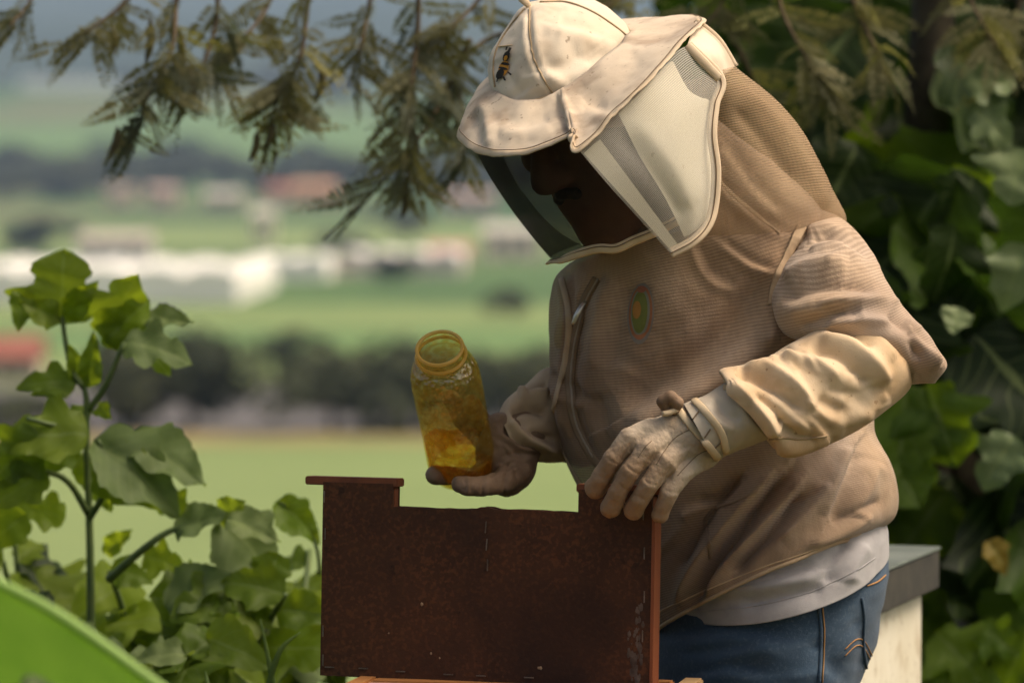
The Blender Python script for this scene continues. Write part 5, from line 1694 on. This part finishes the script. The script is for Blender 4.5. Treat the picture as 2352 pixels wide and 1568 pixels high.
fglove = hand('glove', FH, P(930, 1180, 0) - np.array([.02, .05, .02]), P(1290, 880, 0) + np.array([.03, .26, .03]), m_glove2, [('v', 5, 5, [(1175, 985), (1195, 1010), (1230, 1015)]), ('r', 7, 5, [(1165, 1000), (1190, 1030), (1235, 1035)]), ('v', 5, 5, [(1150, 1020), (1175, 1050), (1215, 1065)]), ('v', 4, 4, [(1190, 1100), (1180, 1075), (1150, 1062)]), ('s', 6, 4, [(1130, 1095), (1150, 1082), (1190, 1075)]), ('v', 4, 3, [(1066, 1098), (1070, 1112), (1066, 1130)]), ('v', 4, 3.4, [(1158, 1145), (1160, 1105), (1166, 1060)]), ('v', 4, 3, [(1108, 1140), (1110, 1105), (1114, 1080)]), ('v', 4, 2.4, [(1080, 1085), (1084, 1110), (1082, 1132)]), ('r', 9, 3, [(1140, 1080), (1180, 1062), (1230, 1050)]), ('v', 7, 4, [(1150, 1050), (1190, 1040), (1240, 1045)]), ('s', 9, 3.5, [(1140, 1010), (1170, 1030), (1200, 1060)]), ('s', 12, 5, [(1150, 985), (1180, 1010), (1230, 1030)]), ('v', 10, 5, [(1150, 960), (1165, 985), (1160, 1000)]), ('v', 8, 3, [(1190, 1060), (1205, 1090), (1195, 1130)])], person)
fglove['label'] = 'brown soiled leather glove holding the jar'
glove['label'] = 'pale leather glove with laced cuff gripping the board'

# ================================================================== JAR, FEEDER BOARD, HIVES
def amber(name, col, rough=.08, bump=.0, bsc=120.0, trl=.12):
    """thin see-through coloured plastic: tinted straight-through light, a soft glow and gloss on top"""
    m = bpy.data.materials.new(name)
    m.use_nodes = True
    nd, lk = m.node_tree.nodes, m.node_tree.links
    nd.remove(nd['Principled BSDF'])
    tp = nd.new('ShaderNodeBsdfTransparent')
    tp.inputs['Color'].default_value = (*col, 1)
    tl = nd.new('ShaderNodeBsdfTranslucent')
    tl.inputs['Color'].default_value = (col[0], col[1] * .72, col[2] * .25, 1)
    gl = nd.new('ShaderNodeBsdfGlossy')
    gl.inputs['Roughness'].default_value = rough
    m1, m2 = nd.new('ShaderNodeMixShader'), nd.new('ShaderNodeMixShader')
    m1.inputs[0].default_value = trl
    lk.new(tp.outputs[0], m1.inputs[1])
    lk.new(tl.outputs[0], m1.inputs[2])
    m2.inputs[0].default_value = .09
    lk.new(m1.outputs[0], m2.inputs[1])
    lk.new(gl.outputs[0], m2.inputs[2])
    lk.new(m2.outputs[0], nd['Material Output'].inputs['Surface'])
    tc = nd.new('ShaderNodeTexCoord')
    vo = nd.new('ShaderNodeTexVoronoi')
    vo.inputs['Scale'].default_value = bsc
    lk.new(tc.outputs['Object'], vo.inputs['Vector'])
    if bump:
        b = nd.new('ShaderNodeBump')
        b.inputs['Strength'].default_value = bump
        b.inputs['Distance'].default_value = .002
        lk.new(vo.outputs['Distance'], b.inputs['Height'])
        lk.new(b.outputs['Normal'], gl.inputs['Normal'])
        nz = nd.new('ShaderNodeTexNoise')
        nz.inputs['Scale'].default_value = 55
        nz.inputs['Detail'].default_value = 4
        lk.new(tc.outputs['Object'], nz.inputs['Vector'])
        rp = nd.new('ShaderNodeMapRange')
        rp.inputs['From Min'].default_value = .35
        rp.inputs['From Max'].default_value = .75
        rp.inputs['To Min'].default_value = trl * .3
        rp.inputs['To Max'].default_value = min(1, trl * 2.6)
        lk.new(nz.outputs['Fac'], rp.inputs['Value'])
        lk.new(rp.outputs[0], m1.inputs[0])
        cr = nd.new('ShaderNodeMix')
        cr.data_type = 'RGBA'
        cr.inputs[6].default_value = (col[0] * .96, col[1] * .90, col[2] * .8, 1)
        cr.inputs[7].default_value = (1.0, min(1, col[1] * 1.06), min(1, col[2] * 1.25), 1)
        r2 = nd.new('ShaderNodeMapRange')
        r2.inputs['From Min'].default_value = .42
        r2.inputs['From Max'].default_value = .58
        n2 = nd.new('ShaderNodeTexNoise')
        n2.inputs['Scale'].default_value = 130
        lk.new(tc.outputs['Object'], n2.inputs['Vector'])
        lk.new(n2.outputs['Fac'], r2.inputs['Value'])
        lk.new(r2.outputs[0], cr.inputs[0])
        lk.new(cr.outputs[2], tp.inputs['Color'])
    return m


mouth = P(1010, 800, -.045)
foot = P(1064, 1076, .105)
ja = unit(mouth - foot)
JL = np.linalg.norm(mouth - foot)
jar = root('jar', tuple(foot), 'amber translucent plastic jar without lid held over the board', 'jar')
e1 = unit(np.cross(ja, FWD))
e2 = np.cross(ja, e1)


def lathe(nm, prof, mt, n=64):
    V_ = []
    for s, r in prof:
        for k in range(n):
            t = 2 * math.pi * k / n
            V_.append(foot + ja * s + (e1 * math.cos(t) + e2 * math.sin(t)) * r)
    F_, U_ = grid_faces(len(prof), n, True)
    return mesh_obj(nm, V_, F_, mt, jar)


R0 = .0405
outer = [(0, .0005), (0.0, R0 * .80), (.004, R0 * .93), (.012, R0 * .99), (.02, R0), (JL * .30, R0 * .985), (JL * .55, R0), (JL * .705, R0), (JL * .712, R0 * .985), (JL * .72, R0), (JL * .80, R0 * .98), (JL * .855, R0 * .90), (JL * .89, R0 * .76), (JL * .90, R0 * .685), (JL * .915, R0 * .665), (JL * .93, R0 * .70), (JL * .94, R0 * .70), (JL * .95, R0 * .665), (JL * .975, R0 * .665), (JL * .985, R0 * .69), (JL * 1.0, R0 * .68)]
wall = .0016
inner = [(JL * 1.0, R0 * .60)] + [(max(s, .003), max(.0004, r - wall)) for s, r in outer[-2::-1]]
prof = [tuple(q) for q in np.vstack([outer, inner])]
lathe('jar_wall', prof, amber('amber_plastic', (0.995, 0.94, 0.64), .05, .9, 170, .07))
m_rim = mat('amber_rim', (0.80, 0.58, 0.17), (0.70, 0.48, 0.10), 30, rough=.2, spec=.6, translucent=.5, tcol=(0.95, 0.7, 0.2), alpha=.7)
o = mesh_obj('neck_ring', *(lambda r: (r[0], r[1]))((lambda pts: ([foot + ja * (JL * .945) + (e1 * math.cos(2 * math.pi * i / 64) + e2 * math.sin(2 * math.pi * i / 64)) * (R0 * .70 + .002 * math.cos(2 * math.pi * j / 8)) + ja * .002 * math.sin(2 * math.pi * j / 8) for i in range(65) for j in range(8)], grid_faces(65, 8, True)[0]))(0)), m_rim, jar)
lip = [foot + ja * (JL * 1.0) + (e1 * math.cos(2 * math.pi * i / 64) + e2 * math.sin(2 * math.pi * i / 64)) * (R0 * .645) for i in range(65)]
sweep('rim', lip, .0022, m_rim, jar, 8, caps=False)
# a little syrup left at the bottom
V_ = []
nsy, msy = 48, 14
for i in range(msy):
    for k in range(nsy):
        t = 2 * math.pi * k / nsy
        top = .026 + .022 * (1 + math.cos(t - 0.4)) * .6 + .016 * noise.noise(Vector((math.cos(t) * 1.6, math.sin(t) * 1.6, 4.0)))
        if i < 8:
            s_ = .0045 + (top - .0045) * i / 7
            r_ = R0 * (.86 + .085 * min(1, i / 2))
        else:
            f = (i - 7) / (msy - 8)
            s_ = top + (.024 - top) * f + .004 * noise.noise(Vector((math.cos(t) * 3 * (1 - f), math.sin(t) * 3 * (1 - f), 9.0)))
            r_ = R0 * .945 * (1 - f) + .0004
        V_.append(foot + ja * s_ + (e1 * math.cos(t) + e2 * math.sin(t)) * r_)
F_, _u = grid_faces(msy, nsy, True)
mesh_obj('syrup', V_, F_, amber('orange_syrup', (1.0, 0.74, 0.26), .2, .5, 60, .22), jar)

# ---- frame feeder of dark hardboard
m_hard = mat('stained_hardboard', (0.040, 0.0165, 0.008), (0.082, 0.033, 0.015), 9, .3, .7, rough=0.75, bump=.4, bscale=260, spec=.25,
             spots=[(190, .46, .66, (0.13, 0.05, 0.018), .6), (70, .5, .7, (0.07, 0.03, 0.013), .5), (5, .45, .7, (0.018, 0.010, 0.007), .7), (60, .66, .74, (0.02, 0.01, 0.006), .7)], stretch=(1, 1, 1))
m_redw = mat('red_stained_wood', (0.24, 0.075, 0.028), (0.17, 0.05, 0.02), 14, rough=0.6, bump=.4, bscale=120, stretch=(1, 1, .12), spots=[(30, .55, .75, (0.12, 0.035, 0.015), .6)])
m_lug = mat('lug_wood', (0.115, 0.040, 0.018), (0.20, 0.07, 0.03), 20, rough=.7, bump=.4, bscale=150)
m_staple = mat('staple_steel', (0.24, 0.20, 0.16), (0.10, 0.08, 0.06), 60, rough=.5, metal=.6)
BL, BRt = P(735, 1550, -.005), P(1490, 1574, -.125)
TL, TR = P(740, 1096, -.005), P(1497, 1128, -.125)
X = unit((BRt - BL) + (TR - TL))
Z = unit((TL - BL) + (TR - BR if False else TR - BRt))
Z = unit(Z - X * (Z @ X))
Yn = np.cross(Z, X)                             # into the picture
if Yn @ FWD < 0:
    Yn = -Yn
W = (np.linalg.norm(BRt - BL) + np.linalg.norm(TR - TL)) / 2
Hh = (np.linalg.norm(TL - BL) + np.linalg.norm(TR - BRt)) / 2
TH = .024
fr = root('frame_feeder', tuple(BL), 'dark brown hardboard frame feeder with notched top gripped by the gloved hand', 'feeder frame')
at = lambda x, y, z: BL + X * x + Yn * y + Z * z
nx0, nx1 = (902 - 738) / (1494 - 738) * W, (1328 - 738) / (1494 - 738) * W
nd_ = .026


def notched(nm, y0, y1):
    r = random.Random(3)
    top = [(0, Hh), (nx0, Hh)]
    xs = np.linspace(nx0, nx1, 26)
    topn = [(x, Hh - nd_ + (.0006 * math.sin(x * 33) + r.uniform(-.0004, .0004)) + (.0025 if abs(x - (nx0 + nx1) / 2) < .008 else 0)) for x in xs]
    out = [(0, 0), (W, 0), (W, Hh), (nx1, Hh)] + topn[::-1] + [(nx0, Hh), (0, Hh)]
    n = len(out)
    V_ = [at(x, y0, z) for x, z in out] + [at(x, y1, z) for x, z in out]
    F_ = [tuple(range(n)), tuple(range(2 * n - 1, n - 1, -1))] + [(i, n + i, n + (i + 1) % n, (i + 1) % n) for i in range(n)]
    bm_ = bmesh.new()
    vs = [bm_.verts.new(tuple(v)) for v in V_]
    for f in F_:
        bm_.faces.new([vs[i] for i in f])
    bmesh.ops.recalc_face_normals(bm_, faces=bm_.faces)
    bmesh.ops.triangulate(bm_, faces=[f for f in bm_.faces if len(f.verts) > 4])
    bm_.verts.index_update()
    V2, F2 = [np.array(v.co) for v in bm_.verts], [tuple(v.index for v in f.verts) for f in bm_.faces]
    bm_.free()
    return mesh_obj(nm, V2, F2, m_hard, fr, smooth=False)


face = notched('front_board', 0, .004)
notched('rear_board', TH - .004, TH)
bvh_of(face)
box('end_bar', at(W - .0085, TH / 2, Hh / 2 - .002), .0085, TH / 2 - .0042, Hh / 2 - .004, X, Yn, Z, m_redw, fr, .0008)
box('edge_strip', at(W + .0020, TH / 2, Hh / 2 - .012), .0019, TH / 2 + .001, Hh / 2 - .012, X, Yn, Z, m_redw, fr, .0006)
box('end_bar', at(.0085, TH / 2, Hh / 2 - .002), .0083, TH / 2 - .0042, Hh / 2 - .004, X, Yn, Z, m_redw, fr, .0008)
box('bottom_bar', at(W / 2, TH / 2, .006), W / 2 - .018, TH / 2 - .0042, .0055, X, Yn, Z, m_redw, fr, .0008)
box('top_lug', at((nx0 - .018) / 2, TH / 2 + .0015, Hh + .0012), (nx0 + .018 + .009) / 2, TH / 2 + .001, .0048, X, Yn, Z, m_lug, fr, .0012)
box('top_lug', at((nx1 + W + .018) / 2, TH / 2 + .0015, Hh + .0012), (W - nx1 + .018 + .006) / 2, TH / 2 + .001, .0048, X, Yn, Z, m_lug, fr, .0012)
box('notch_block', at(nx0 - .006, TH / 2, Hh - .016), .006, TH / 2 - .0045, .0115, X, Yn, Z, m_lug, fr, .0008)
for (x, y, a) in [(762, 1103, 0), (815, 1107, 0), (880, 1109, 0), (745, 1140, 1), (747, 1225, 1), (742, 1448, 1), (742, 1515, 1), (757, 1531, 0), (835, 1534, 0), (920, 1541, 0), (1030, 1548, 0), (1105, 1551, 0), (1215, 1555, 0), (1116, 1210, 1.06), (1118, 1250, 1.06), (1120, 1297, 1), (1480, 1270, 1), (1480, 1370, 1), (1476, 1460, 1), (1496 - 18, 1180, 1)]:
    p_, n_ = hit([face.name], x, y, .0007)
    if p_ is None:
        continue
    dx = X if a < .5 else Z + X * (.06 if a > 1 else 0)
    dx = unit(dx)
    oz = unit(np.cross(dx, Yn))
    box('staple', p_, .0058 if a < .5 else .0066, .0006, .00075, dx, Yn, oz, m_staple, fr, .0003)
# crust of wax and dirt at the right edge
m_wax = mat('wax_crust', (0.06, 0.042, 0.032), (0.13, 0.10, 0.08), 60, rough=.9, bump=.8, bscale=200)
rw = random.Random(11)
for k in range(46):
    y = rw.uniform(1390, 1560)
    x = rw.gauss(1462, 9) if y > 1440 else rw.gauss(1470, 5)
    p_, n_ = hit([face.name], min(x, 1487), y, 0.0002)
    if p_ is None:
        continue
    rr = rw.uniform(.0012, .0042) * (1.2 if y > 1480 else .7)
    V_ = [p_ + np.array(n_) * rr * .22] + [p_ + (X * math.cos(t) * rr * .7 + Z * math.sin(t) * rr * 1.5) * rw.uniform(.6, 1.3) for t in np.linspace(0, 6.283, 9, endpoint=False)]
    mesh_obj('wax_crumb', V_, [(0, i, i % 9 + 1) for i in range(1, 10)], m_wax, fr)
m_crumb = mat('pale_crumb', (0.28, 0.2, 0.12), rough=.8)
for (x, y, rr) in [(969, 1386, .0026), (1240, 1533, .0026), (893, 1453, .001), (990, 1500, .0016), (1010, 1510, .0014)]:
    p_, n_ = hit([face.name], x, y, 0.0002)
    V_ = [p_ + np.array(n_) * rr * .6] + [p_ + (X * math.cos(t) + Z * math.sin(t)) * rr * rw.uniform(.6, 1.2) for t in np.linspace(0, 6.283, 7, endpoint=False)]
    mesh_obj('wax_crumb', V_, [(0, i, i % 7 + 1) for i in range(1, 8)], m_crumb, fr)

# ---- open hive box under the feeder
m_pine = mat('weathered_pine', (0.50, 0.33, 0.16), (0.38, 0.24, 0.11), 10, rough=.8, bump=.6, bscale=90, stretch=(1, 1, 9), spots=[(26, .55, .75, (0.20, 0.12, 0.06), .6)])
m_pine2 = mat('orange_pine', (0.50, 0.22, 0.07), (0.40, 0.17, 0.05), 14, rough=.7, bump=.5, bscale=90)
m_pinkw = mat('pinkish_top_bar', (0.50, 0.26, 0.20), (0.42, 0.22, 0.16), 20, rough=.7)
kb = P(868, 1556, .02)
kr = P(1594, 1546, -.06)
zr = min(kb[2], kr[2])
zb = (kb[2] + kr[2]) / 2
kb = np.array([kb[0], kb[1], zb])
kr = np.array([kr[0], kr[1], zb])
hX = unit(kr - kb)
hY = np.array([-hX[1], hX[0], 0])
if hY[1] > 0:
    hY = -hY                                     # toward the camera
HW = np.linalg.norm(kr - kb)
HD, HH = .40, .25
hv_ = root('hive_box', tuple(kb - np.array([0, 0, zb])), 'open wooden hive box under the brown feeder board', 'hive')
ha = lambda x, y, z: kb + hX * x + hY * y + np.array([0, 0, z])
UZ = np.array([0, 0, 1.0])
box('rear_wall', ha(HW / 2, .011, -HH / 2), HW / 2 - .022, .011, HH / 2, hX, hY, UZ, m_pine2, hv_)
box('front_wall', ha(HW / 2, HD - .011, -HH / 2), HW / 2 - .022, .011, HH / 2, hX, hY, UZ, m_pine, hv_)
box('side_wall', ha(0.0, HD / 2, -HH / 2), .011, HD / 2, HH / 2, hX, hY, UZ, m_pine2, hv_)
box('side_wall', ha(HW, HD / 2, -HH / 2 + .003), .011, HD / 2, HH / 2, hX, hY, UZ, m_pine, hv_)
box('floor_board', ha(HW / 2, HD / 2, -HH - .012), HW / 2 + .02, HD / 2 + .03, .012, hX, hY, UZ, m_pine, hv_)
for k in range(8):
    box('top_bar', ha(HW / 2, .06 + k * .038, -.006), HW / 2 - .012, .0125, .005, hX, hY, UZ, m_pinkw if k == 1 else m_pine2, hv_, .001)
zleg = zb - HH - .024
for sx2 in (.05, HW - .05):
    for sy2 in (.05, HD - .05):
        c = ha(sx2, sy2, 0)
        box('stand_leg', (c[0], c[1], zleg / 2), .022, .022, zleg / 2, hX, hY, UZ, m_pine, hv_)

# ---- white hive with a metal lid behind the beekeeper
m_white = mat('white_hive_paint', (0.74, 0.70, 0.58), (0.66, 0.61, 0.48), 6, rough=.6, bump=.2, bscale=60, spots=[(20, .52, .75, (0.42, 0.34, 0.22), .55), (70, .6, .72, (0.3, 0.24, 0.16), .5)])
m_lid = mat('zinc_lid', (0.16, 0.19, 0.175), (0.24, 0.27, 0.25), 10, rough=.45, metal=.35, spots=[(18, .5, .7, (0.09, 0.10, 0.09), .6)])
m_lidw = mat('dark_lid_wood', (0.035, 0.033, 0.03), (0.06, 0.055, 0.045), 16, rough=.7, bump=.5, bscale=120)
q1 = P(2158, 1254, .78)
lY = unit(np.array([-.13, -.39, 0]))             # along the visible side, toward the camera
lX = np.array([lY[1], -lY[0], 0])                # to the left behind the person
if lX[0] > 0:
    lX = -lX
wv_ = root('white_hive', (q1[0], q1[1], 0), 'white painted hive with dark metal lid behind the jeans', 'hive')
la = lambda x, y, z: np.array([q1[0], q1[1], q1[2]]) + lX * x + lY * y + np.array([0, 0, z])
box('lid_sheet', la(.22, .26, -.002), .222, .262, .002, lX, lY, UZ, m_lid, wv_, .0012)
box('lid_rim', la(.22, .26, -.030), .22, .26, .0262, lX, lY, UZ, m_lidw, wv_, .002)
box('hive_body', la(.22, .26, -.24), .20, .24, .182, lX, lY, UZ, m_white, wv_, .002)
box('hive_base', la(.22, .26, -.44), .21, .26, .016, lX, lY, UZ, m_pine, wv_, .002)
zl = q1[2] - .458
for sx2 in (.06, .38):
    for sy2 in (.06, .46):
        c = la(sx2, sy2, 0)
        box('stand_leg', (c[0], c[1], zl / 2), .025, .025, zl / 2, lX, lY, UZ, m_pine, wv_)
